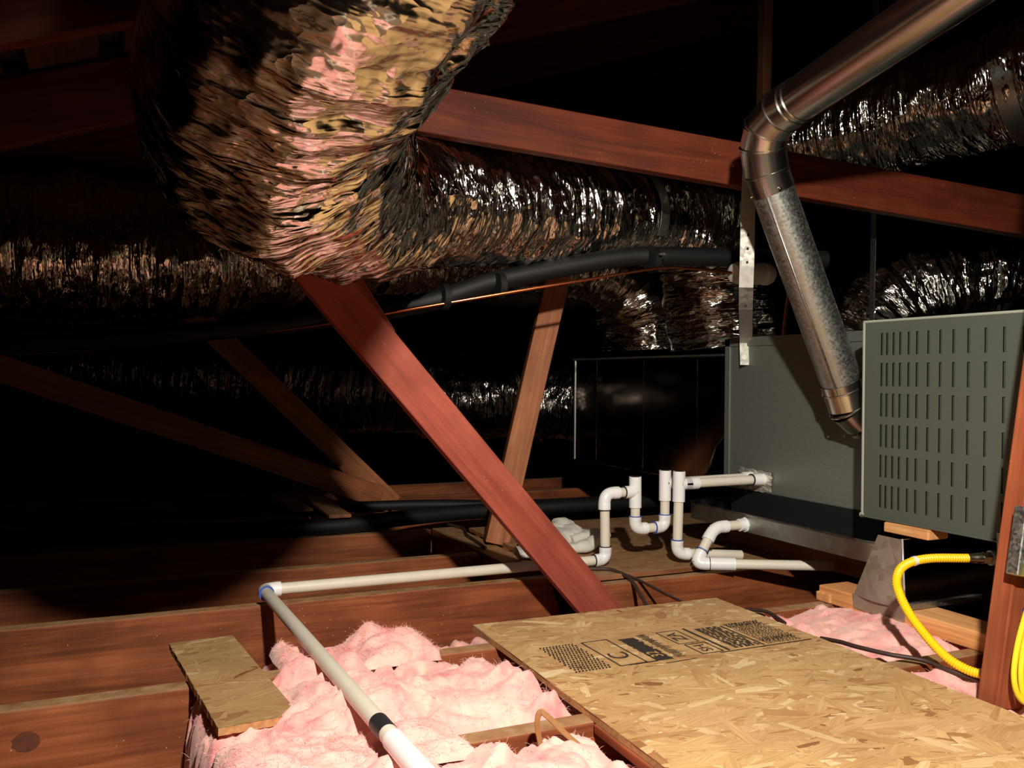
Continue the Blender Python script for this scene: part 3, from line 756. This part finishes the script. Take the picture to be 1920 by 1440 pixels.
# ------------------------------------------------------------------ furnace base: sleeper, sheet-metal boot, block
lumber('sleeper', (1.58, .85, .019), (1.58, 1.615, .019), .089, .038, M['fresh'], side=(0, 0, 1), label='fresh pale orange timber sleeper under the sheet metal boot', cat='lumber')
lumber('timber_offcut', (1.53, 1.597, .012), (1.75, 1.597, .012), .045, .022, M['fresh'], side=(0, 0, 1), label='small orange timber offcut under the far end of the sleeper', cat='lumber')
bt = thing('duct_boot', (1.6, 1.42, .04), 'flared sheet metal boot between the timber sleeper and the furnace', 'boot')
mb = MB()
rows = 14; v = []
for i in range(rows + 1):
    t = i / rows; z_ = .040 + (.186 - .040) * t
    yl = 1.506 - .064 * t; yr = 1.362 + .014 * t
    x_ = 1.536 + .004 * t
    for k in range(9):
        u = k / 8; v.append((x_ - .012 * math.sin(math.pi * u) * (1 - t) ** 1.5, yl + (yr - yl) * u, z_))
f = [(i * 9 + k, i * 9 + k + 1, (i + 1) * 9 + k + 1, (i + 1) * 9 + k) for i in range(rows) for k in range(8)]
mb.add(v, f); part(mb, 'front_sheet', M['boot'], bt)
part(MB().add([(1.535, 1.508, .041), (1.535, 1.36, .041), (1.5345, 1.363, .006), (1.5345, 1.503, .010), (1.533, 1.508, .041), (1.533, 1.36, .041), (1.5325, 1.363, .006), (1.5325, 1.503, .010)],
              [(0, 1, 2, 3), (7, 6, 5, 4), (0, 4, 5, 1), (1, 5, 6, 2), (2, 6, 7, 3), (3, 7, 4, 0)]), 'bottom_flange', M['boot'], bt, False)
part(MB().add([(1.536, 1.362, .040), (2.0, 1.362, .040), (2.0, 1.374, .20), (1.541, 1.374, .186), (1.536, 1.366, .040), (2.0, 1.366, .040), (2.0, 1.378, .20), (1.541, 1.378, .186)],
              [(0, 1, 2, 3), (7, 6, 5, 4), (0, 4, 5, 1), (1, 5, 6, 2), (2, 6, 7, 3), (3, 7, 4, 0)]), 'side_sheet', M['plenum'], bt, False)
part(MB().sweep([(1.534, 1.3615, .040), (1.538, 1.3745, .188)], .0022, 8), 'folded_corner', plain('bright_fold', (226, 224, 216), 0.3, 0.6), bt)
part(MB().box((1.545, 1.352, .040), (2.0, 1.362, .052)), 'foot_flange', M['galv'], bt, False)
lumber('timber_block', (1.60, 1.335, .200), (1.60, 1.455, .200), .060, .022, M['fresh'], side=(0, 0, 1), label='small orange timber block between the boot and the furnace', cat='lumber')

# ------------------------------------------------------------------ gas hose
gas = thing('gas_hose', (1.38, 1.05, .0), 'yellow corrugated gas hose curving down from a steel fitting to the floor', 'hose')
gp = catmull([(1.519, 1.200, .182), (1.448, 1.230, .181), (1.400, 1.240, .172), (1.371, 1.235, .155), (1.362, 1.225, .128), (1.358, 1.19, .086), (1.366, 1.136, .038), (1.376, 1.095, .018), (1.39, 1.055, .0135), (1.42, 0.99, .0135), (1.45, .90, .0135)], 26)
n = len(gp); P = []; R_ = []
s_ = np.concatenate([[0], np.cumsum(np.linalg.norm(np.diff(gp, axis=0), axis=1))]); ss = np.arange(0, s_[-1], .0012)
for k_, q in enumerate(ss):
    P.append(Vector([np.interp(q, s_, gp[:, j]) for j in range(3)])); R_.append(.0082 + .0006 * math.cos(2 * math.pi * q / .0048))
part(MB().sweep(P, R_, 14), 'corrugated_tube', M['yellow'], gas)
i0 = int(.105 / .0012)
part(MB().sweep(P[i0:i0 + 7], .0093, 14), 'tape_mark', M['glove'], gas)
a = Vector((1.519, 1.200, .182)); d_ = Vector((.93, -.37, 0)).normalized()
part(MB().sweep([a - d_ * .001, a + d_ * .014, a + d_ * .016, a + d_ * .030], [.0085, .0095, .0105, .0105], 16), 'sleeve', M['steel'], gas)
part(MB().sweep([a + d_ * .028, a + d_ * .044], .0125, 6), 'hex_nut', M['steel'], gas, False)
part(MB().sweep([a + d_ * .044, a + d_ * .052, a + d_ * .054, a + d_ * .075], [.015, .015, .0135, .0135], 16), 'union', M['galv'], gas)
part(MB().sweep([a + d_ * .07, a + d_ * .07 + V(0, 0, .05)], .011, 12), 'riser', M['galv'], gas)

# electrical box on the post, yellow cable loop
jb = thing('junction_box', (1.385, .965, .26), 'galvanised metal junction box with round knockouts on the post', 'box')
fx = Matrix.Translation((1.378, .962, .262)) @ Matrix.Rotation(math.radians(10.6), 4, 'Y')
mb = MB().box((-.05, -.012, -.056), (.05, .012, .056), fx); part(mb, 'box_body', M['galv'], jb, False, bevel=0.003)
for kx in (-.026, .020):
    for kz in (-.034, -.002, .030):
        c = fx @ Vector((kx, -.0122, kz)); nn = (fx.to_3x3() @ Vector((0, -1, 0)))
        part(MB().sweep([c, c + nn * .0018], .0125, 20), 'knockout_ring', M['galv'], jb)
        part(MB().sweep([c + nn * .0012, c + nn * .0024], .0095, 20), 'knockout', plain('knockout_metal', (96, 100, 100), 0.4, 1.0) if 'knockout_metal' not in bpy.data.materials else bpy.data.materials['knockout_metal'], jb)
yc = thing('cable_loop', (1.30, .92, .0), 'coiled yellow cable hanging at the right edge below the junction box', 'cable')
for k, (dx, dy) in enumerate(((0, 0), (.010, -.004), (.019, -.003), (.028, .004))):
    P = [Vector(p) for p in catmull([(1.358 + dx, .938 + dy, .23), (1.334 + dx, .944 + dy, .165), (1.316 + dx, .948 + dy, .105), (1.309 + dx * 1.1, .948 + dy, .055), (1.322 + dx * .8, .946 + dy, .020), (1.352 + dx * .5, .94 + dy, .012 + .004 * k), (1.385 + dx, .932 + dy, .05), (1.40 + dx, .926 + dy, .12)], 10)]
    part(MB().sweep(P, .0046, 10), 'cable_strand', M['ycable'], yc)
part(MB().sweep([(1.332, .944, .158), (1.348, .942, .164), (1.366, .942, .168)], .0085, 12), 'cable_tie', plain('blue_tie', (40, 50, 120), 0.5), yc)

# ------------------------------------------------------------------ small cables and scraps
CG = 'dark cables'
tube_thing('dark_cable', [(1.10, 2.10, .016), (1.16, 2.055, .017), (1.206, 2.03, .016), (1.222, 1.965, .006), (1.195, 1.87, -.01), (1.15, 1.76, -.02), (1.10, 1.66, -.03)], .0048, 'wire', 'dark cable draped over the joist right of the red brace foot, thicker one', 'cable', group=CG)
tube_thing('dark_cable', [(1.206, 2.02, .016), (1.235, 1.95, .006), (1.25, 1.82, -.01), (1.262, 1.71, -.018), (1.28, 1.62, -.02)], .0035, 'wire', 'thin dark cable leading from the joist towards the strand board far edge', 'cable', group=CG)
tube_thing('dark_cable', [(1.07, 2.92, .006), (1.09, 2.83, .006), (1.055, 2.70, .006), (1.045, 2.60, .006), (1.03, 2.48, .006)], .005, 'wire', 'dark cable lying along the header joist at the pale web foot', 'cable', group=CG)
tube_thing('dark_cable', [(1.30, 1.36, .006), (1.303, 1.31, .012), (1.304, 1.27, .014), (1.325, 1.21, .014), (1.36, 1.165, .012), (1.372, 1.115, .006), (1.40, 1.05, 0)], .0042, 'wire', 'dark cable lying on the pink insulation beside the yellow hose', 'cable', group=CG)
tube_thing('dark_cable', [(1.29, 1.60, .004), (1.305, 1.578, .010), (1.318, 1.539, .012), (1.308, 1.474, .006)], .0042, 'wire', 'short dark cable end at the far right corner of the strand board', 'cable', group=CG)

st = MB()
P = [Vector(p) for p in catmull([(.553, 1.112, -.01), (.546, 1.118, .035), (.552, 1.121, .052), (.562, 1.115, .046), (.580, 1.10, .026), (.603, 1.075, .004), (.612, 1.06, -.012)], 8)]
for i in range(len(P)): pass
v = []; f = []
for i, p in enumerate(P):
    tdir = (P[min(i + 1, len(P) - 1)] - P[max(i - 1, 0)]).normalized(); sw = tdir.cross(Vector((.3, -.8, .5))).normalized() * .0045; nn = tdir.cross(sw).normalized() * .0009
    v += [p - sw - nn, p + sw - nn, p + sw + nn, p - sw + nn]
for i in range(len(P) - 1):
    for k in range(4): f.append((i * 4 + k, i * 4 + (k + 1) % 4, i * 4 + 4 + (k + 1) % 4, i * 4 + 4 + k))
f += [(3, 2, 1, 0), tuple((len(P) - 1) * 4 + k for k in range(4))]
st.add(v, f); o = st.build('bent_strip', M['strip'], None, False, origin=P[0]); tag(o, 'thin bent brown strip sticking up from the pink insulation', 'strip')

# white cloth glove
gl = thing('work_glove', (1.27, 2.33, .012), 'crumpled off-white work glove lying behind the red brace', 'glove')
def blob(pts, radii, name, mat, root, flat=.62, n=20, seed=1):
    C0 = catmull(pts, 12); R0 = np.interp(np.linspace(0, len(pts) - 1, len(C0)), np.arange(len(pts)), radii)
    T, N, B = frames(C0); th = np.linspace(0, 2 * math.pi, n, endpoint=False)
    S, TH = np.meshgrid(np.arange(len(C0)) / 12.0, th, indexing='ij'); Q = TH / 2 / math.pi
    h = 1 + .35 * (vnoise(S * 2.5, Q * 6, 6, seed) - .5) + .2 * (vnoise(S * 6, Q * 10, 10, seed + 1) - .5)
    off = (N[:, None] * np.cos(TH)[..., None] * flat + B[:, None] * np.sin(TH)[..., None]) * (R0[:, None] * h)[..., None]
    Pt = C0[:, None] + off; Pt[..., 2] = np.maximum(Pt[..., 2], .0125)
    mb = MB(); nn = len(C0)
    mb.add(Pt.reshape(-1, 3).tolist(), [(i * n + k, i * n + (k + 1) % n, (i + 1) * n + (k + 1) % n, (i + 1) * n + k) for i in range(nn - 1) for k in range(n)] + [tuple(range(n))[::-1], tuple((nn - 1) * n + k for k in range(n))])
    return part(mb, name, mat, root)
blob([(1.12, 2.36, .03), (1.17, 2.38, .035), (1.23, 2.39, .04), (1.29, 2.40, .045), (1.335, 2.40, .04)], [.045, .055, .06, .055, .03], 'palm', M['glove'], gl, .5, seed=5)
blob([(1.16, 2.30, .025), (1.10, 2.30, .022), (1.06, 2.31, .018)], [.045, .05, .045], 'cuff', M['glove'], gl, .35, seed=9)
blob([(1.20, 2.27, .026), (1.26, 2.265, .034), (1.315, 2.29, .046), (1.355, 2.325, .050), (1.375, 2.345, .048)], [.018, .021, .021, .02, .012], 'finger', M['glove'], gl, .9, seed=15)
blob([(1.25, 2.34, .035), (1.31, 2.345, .045), (1.355, 2.375, .045), (1.38, 2.40, .04)], [.018, .021, .02, .012], 'finger', M['glove'], gl, .9, seed=25)
blob([(1.24, 2.43, .06), (1.28, 2.45, .072), (1.31, 2.46, .070)], [.03, .034, .018], 'finger', M['glove'], gl, .45, seed=35)

# ------------------------------------------------------------------ strand board (OSB)
def clip(poly, x0, x1, y0, y1):
    for ax_, lim, sg in ((0, x0, 1), (0, x1, -1), (1, y0, 1), (1, y1, -1)):
        out = []
        for i in range(len(poly)):
            a, b = poly[i], poly[(i + 1) % len(poly)]
            ia = (a[ax_] - lim) * sg >= 0; ib = (b[ax_] - lim) * sg >= 0
            if ia: out.append(a)
            if ia != ib:
                t = (lim - a[ax_]) / (b[ax_] - a[ax_]); out.append(tuple(a[j] + (b[j] - a[j]) * t for j in range(len(a))))
        poly = out
        if len(poly) < 3: return []
    return poly
def osb(name, w_, l_, thick, mat, nfl, seed, label):
    """board in local coords: 0..w_ in x, 0..l_ in y, top at thick"""
    rn = random.Random(seed)
    root = bpy.data.objects.new(name, None); COL.objects.link(root); tag(root, label, 'board')
    b = MB(); 
    ny, nx = 40, 16; edge = []
    # slightly ragged outline
    out = []
    for i in range(nx): out.append((w_ * i / nx, rn.uniform(-.0015, .0015)))
    for i in range(ny): out.append((w_ + rn.uniform(-.0012, .0012), l_ * i / ny))
    for i in range(nx): out.append((w_ * (1 - i / nx), l_ + rn.uniform(-.0015, .0015)))
    for i in range(ny): out.append((rn.uniform(-.0012, .0012), l_ * (1 - i / ny)))
    b.prism(out, 0, thick, 2); body = b.build('board_core', M['osb_edge'], None, False, origin=(0, 0, 0)); body.parent = root
    v = []; f = []; tone = []; uvs = []
    for k in range(nfl):
        L_ = rn.uniform(.03, .14) * (1 if rn.random() < .8 else .5); W_ = rn.uniform(.005, .028)
        a = rn.gauss(0, .45) + (0 if rn.random() < .85 else math.pi / 2)
        cx, cy = rn.uniform(0, w_), rn.uniform(0, l_)
        loc = [(-L_ / 2, -W_ / 2 * rn.uniform(.5, 1)), (0, -W_ / 2), (L_ / 2 * rn.uniform(.7, 1), -W_ / 2 * rn.uniform(.2, 1)), (L_ / 2, W_ / 2 * rn.uniform(-.2, 1)), (0, W_ / 2), (-L_ / 2 * rn.uniform(.7, 1), W_ / 2 * rn.uniform(.3, 1))]
        ca, sa = math.cos(a), math.sin(a); ou, ov = rn.uniform(0, 20), rn.uniform(0, 20)
        poly = [(cx + x * ca - y * sa, cy + x * sa + y * ca, x + ou, y + ov) for x, y in loc]
        poly = clip(poly, 0, w_, 0, l_)
        if not poly: continue
        z_ = thick + .00006 + .0008 * k / nfl; tx, ty = rn.gauss(0, .0012), rn.gauss(0, .002)
        f.append(tuple(range(len(v), len(v) + len(poly))))
        for q in poly: v.append((q[0], q[1], z_ + tx * (q[0] - cx) + ty * (q[1] - cy))); uvs.append((q[2], q[3]))
        r_ = rn.random(); tone.append(0.02 + .12 * rn.random() if r_ < .03 else (min(.85, max(.2, rn.gauss(.52, .13))) if r_ < .9 else rn.uniform(.8, 1)))
    me = bpy.data.meshes.new('surface_strands'); me.from_pydata(v, [], f); me.update(); me.materials.append(mat)
    at = me.attributes.new('tone', 'FLOAT', 'FACE'); at.data.foreach_set('value', tone)
    ul = me.uv_layers.new(name='UVMap'); ul.data.foreach_set('uv', [c for q in uvs for c in q])
    s_o = bpy.data.objects.new('surface_strands', me); COL.objects.link(s_o); s_o.parent = root; s_o['kind'] = 'stuff'
    return root
board = osb('strand_board', .612, 2.0, .0112, M['osb'], 6200, 4, 'large tan strand board sheet with black printed stamps in the foreground')
board.location = (.644, -.300, .0005); board.rotation_euler = (0, 0, math.radians(-1.0))
sc_ = osb('board_scrap', .118, .47, .0112, M['osb_old'], 420, 9, 'small narrow scrap of strand board lying on the joist at lower left')
sc_.location = (.136, 1.330, .006); sc_.rotation_euler = (math.radians(-.4), 0, math.radians(5.2))
lumber('trim_strip', (.661, .30, -.0085), (.6755, 1.172, -.0085), .016, .016, M['post'], side=(1, 0, 0), label='thin red-brown wood strip under the left edge of the strand board', cat='lumber')

# printed stamp on the sheet: ink shapes a hair above the strands, in board coordinates
bpy.context.view_layer.update()
bw = board.matrix_world.copy(); ZI = .0112 + .0016
def inkpart(mb, name='printed_mark', mat='ink'):
    o = mb.build(name, M[mat], None, False, origin=(0, 0, 0)); o.parent = board; return o
binv = bw.inverted()
def W2(x, y): p = binv @ Vector((x, y, .0117)); return p.x, p.y
def bar(mb, x0, y0, x1, y1, wd, z=ZI):
    a = Vector(W2(x0, y0)); b = Vector(W2(x1, y1)); d = (b - a); nrm = Vector((-d.y, d.x)).normalized() * wd / 2
    mb.add([(q.x, q.y, z) for q in (a - nrm, b - nrm, b + nrm, a + nrm)], [(0, 1, 2, 3)])
hm = MB()
for k in range(15):
    y_ = 1.352 + k * .0102
    for j in range(11):
        x_ = .735 + j * .0068 + (.003 if k % 2 else 0)
        bar(hm, x_, y_, x_ + .0036, y_ + .006, .0032)
        if (j + k) % 3: bar(hm, x_, y_ + .0055, x_ + .005, y_ + .0055, .0016)
inkpart(hm, 'printed_hatch')['kind'] = 'stuff'
bx_ = MB()
def rect(mb, x0, y0, x1, y1, wd=.0028):
    bar(mb, x0, y0, x1, y0, wd); bar(mb, x1, y0, x1, y1, wd); bar(mb, x1, y1, x0, y1, wd); bar(mb, x0, y1, x0, y0, wd)
rect(bx_, .826, 1.352, .882, 1.500); rect(bx_, 1.005, 1.352, 1.052, 1.412); rect(bx_, .998, 1.420, 1.046, 1.500, .0022)
bar(bx_, .842, 1.352, .905, 1.352, .004); bar(bx_, 1.04, 1.346, 1.262, 1.346, .0035); bar(bx_, 1.066, 1.352, 1.066, 1.505, .006); bar(bx_, 1.150, 1.352, 1.150, 1.49, .004)
bar(bx_, .91, 1.334, .98, 1.336, .0022)
rr = random.Random(12)
for k in range(34):
    y_ = 1.356 + k * .0043; bar(bx_, .950 + rr.uniform(-.002, .002), y_, .962 + rr.uniform(0, .012), y_ + .0015, .0018)
inkpart(bx_, 'printed_frame')
dk = MB()
for k in range(20):
    y_ = 1.354 + k * .0070; bar(dk, .902 + rr.uniform(0, .003), y_, .938 + rr.uniform(-.003, .003), y_, .0062)
for k in range(16):
    y_ = 1.362 + k * .0085; x_ = 1.085
    while x_ < 1.14:
        L_ = rr.uniform(.004, .014); bar(dk, x_, y_, min(x_ + L_, 1.145), y_, .0062); x_ += L_ + rr.uniform(.002, .006)
inkpart(dk, 'printed_block')['kind'] = 'stuff'
sml = MB()
for k in range(24):
    y_ = 1.358 + k * .0060; x_ = 1.162
    big_ = k in (3, 4, 5) or k > 19
    while x_ < 1.245:
        L_ = rr.uniform(.002, .007); bar(sml, x_, y_, min(x_ + L_, 1.25), y_, .0046 if big_ else .0028); x_ += L_ + rr.uniform(.0015, .004)
inkpart(sml, 'printed_small_text')['kind'] = 'stuff'
def letter(txt, x, y, size, z=ZI, mat='ink', name='printed_letters', rot=90):
    cu_ = bpy.data.curves.new('txt', 'FONT'); cu_.body = txt; cu_.size = size; cu_.align_x = 'CENTER'; cu_.align_y = 'CENTER'
    to = bpy.data.objects.new('txt', cu_); COL.objects.link(to)
    bpy.context.view_layer.update()
    me = bpy.data.meshes.new_from_object(to.evaluated_get(bpy.context.evaluated_depsgraph_get())); bpy.data.objects.remove(to, do_unlink=True)
    me.name = name; me.materials.clear(); me.materials.append(M[mat])
    o = bpy.data.objects.new(name, me); COL.objects.link(o); o.parent = board
    lx, ly = W2(x, y); o.location = (lx, ly, z); o.rotation_euler = (0, 0, math.radians(rot)); return o
M['osb_ink_gap'] = plain('bare_strand', (206, 160, 96), 0.6)
letter('C', .856, 1.405, .055)
letter('32', .920, 1.385, .034, ZI + .0003, 'osb_ink_gap')
letter('SH', 1.029, 1.382, .034)
letter('ZA', 1.022, 1.462, .040)

# ------------------------------------------------------------------ pink insulation
def batt(name, x0, x1, y0, y1, zb_, top, label, seed, res=.005, edge=.03, fib=2500, amp=1.0):
    nx = int((x1 - x0) / res); ny = int((y1 - y0) / res)
    X, Y = np.meshgrid(np.linspace(x0, x1, nx), np.linspace(y0, y1, ny), indexing='ij')
    d = np.minimum(np.minimum(X - x0, x1 - X), np.minimum(Y - y0, y1 - Y)); e = np.clip(d / edge, 0, 1); e = np.sqrt(1 - (1 - e) ** 2)
    nz = lambda s, k: vnoise(X * s + 50, Y * s + 50, 997, seed + k) - .5
    wx = nz(9, 20) * .06; wy = nz(9, 21) * .06
    def nw(s, k): return vnoise((X + wx) * s + 50, (Y + wy) * s + 50, 997, seed + k) - .5
    bil = np.abs(nw(13, 1)) * .07 + np.abs(nw(30, 2)) * .032 + nz(6, 3) * .045 + nw(70, 4) * .006 + nz(150, 5) * .003
    Zt = top(X, Y) + amp * (bil - .02)
    Z = zb_ + (Zt - zb_) * e
    jx = nz(60, 6) * .010; jy = nz(60, 7) * .010
    P = np.stack([X + jx, Y + jy, Z], -1)
    org = np.array([(x0 + x1) / 2, (y0 + y1) / 2, zb_])
    me = grid_mesh(name, P - org, None, M['pink'], closed_v=False)
    o = bpy.data.objects.new(name, me); COL.objects.link(o); o.location = org
    tag(o, label, 'insulation', 'pink insulation pieces')
    # loose fibres standing off the surface
    rng = np.random.RandomState(seed); ii = rng.randint(1, nx - 1, fib); kk = rng.randint(1, ny - 1, fib)
    v = []; f = []
    for a, b in zip(ii, kk):
        p = P[a, b] - org
        dr = np.array([rng.normal(0, 1), rng.normal(0, 1), abs(rng.normal(0, .55)) + .1]); dr /= np.linalg.norm(dr); L_ = rng.uniform(.004, .014)
        bend_ = rng.normal(0, .003, 3); sd_ = np.cross(dr, rng.normal(0, 1, 3)); sd_ = sd_ / np.linalg.norm(sd_) * .00022
        o_ = len(v); q1 = p + dr * L_ * .5 + bend_ * .5; q2 = p + dr * L_ + bend_ - np.array([0, 0, .003])
        v += [tuple(p - sd_), tuple(p + sd_), tuple(q1 + sd_ * .8), tuple(q1 - sd_ * .8), tuple(q2)]
        f += [(o_, o_ + 1, o_ + 2, o_ + 3), (o_ + 3, o_ + 2, o_ + 4)]
    if fib:
        mf = bpy.data.meshes.new('loose_fibres'); mf.from_pydata(v, [], f); mf.update(); mf.materials.append(M['pink'])
        fo = bpy.data.objects.new('loose_fibres', mf); COL.objects.link(fo); fo.parent = o; fo['kind'] = 'stuff'
    return o
batt('insulation_batt', .105, .95, 1.216, 1.570, -.18, lambda X, Y: .010 + .012 * np.exp(-((X - .45) / .25) ** 2) - .075 * np.clip((X - .635) / .05, 0, 1), 'large pink fibreglass batt with the board scrap on its left end', 301, fib=9000)
batt('insulation_batt', .30, .98, 1.616, 2.062, -.18, lambda X, Y: -.012 - .125 * np.clip((Y - 1.66) / .22, 0, 1) * (1 - .35 * np.clip((X - .45) / .3, 0, 1)) - .05 * np.clip((X - .60) / .06, 0, 1), 'pink fibreglass batt behind the joist, under the middle of the white pipes', 341, fib=4000)
batt('insulation_batt', .10, .96, .815, 1.172, -.18, lambda X, Y: .014 - .075 * np.clip((X - .625) / .05, 0, 1), 'pink fibreglass batt along the bottom edge of the picture', 361, fib=6000)
batt('insulation_tuft', .265, .555, 1.545, 1.70, .0005, lambda X, Y: .026 + .012 * np.sin(X * 30), 'torn pink fibreglass tuft draped over the joist behind the white pipe', 381, edge=.045, fib=3500, amp=.7)
batt('insulation_tuft', .12, .455, 1.13, 1.255, .0005, lambda X, Y: .020 + 0 * X, 'torn pink fibreglass tuft covering the joist at the bottom left', 401, edge=.045, fib=3500, amp=.7)
batt('insulation_batt', 1.292, 1.70, 1.216, 1.570, -.18, lambda X, Y: .004 - .012 * np.clip((X - 1.5) / .05, 0, 1) + .010 * np.exp(-((Y - 1.45) / .1) ** 2), 'pink fibreglass batt between the strand board and the timber sleeper', 421, fib=2500, amp=.55)
batt('insulation_batt', 1.292, 1.70, .815, 1.172, -.18, lambda X, Y: -.004 - .012 * np.clip((X - 1.5) / .05, 0, 1), 'pink fibreglass batt around the foot of the right post', 441, fib=2000, amp=.5)

# small tape tab hanging from the big duct
o = MB().prism([(.238, .716), (.262, .712), (.290, .716), (.288, .738), (.262, .742), (.244, .733)], 1.585, 1.588, 1).build('tape_tab', M['drier'], None, False, origin=(.265, 1.586, .725))
tag(o, 'small pale tape tab hanging under the big duct bend', 'tape')
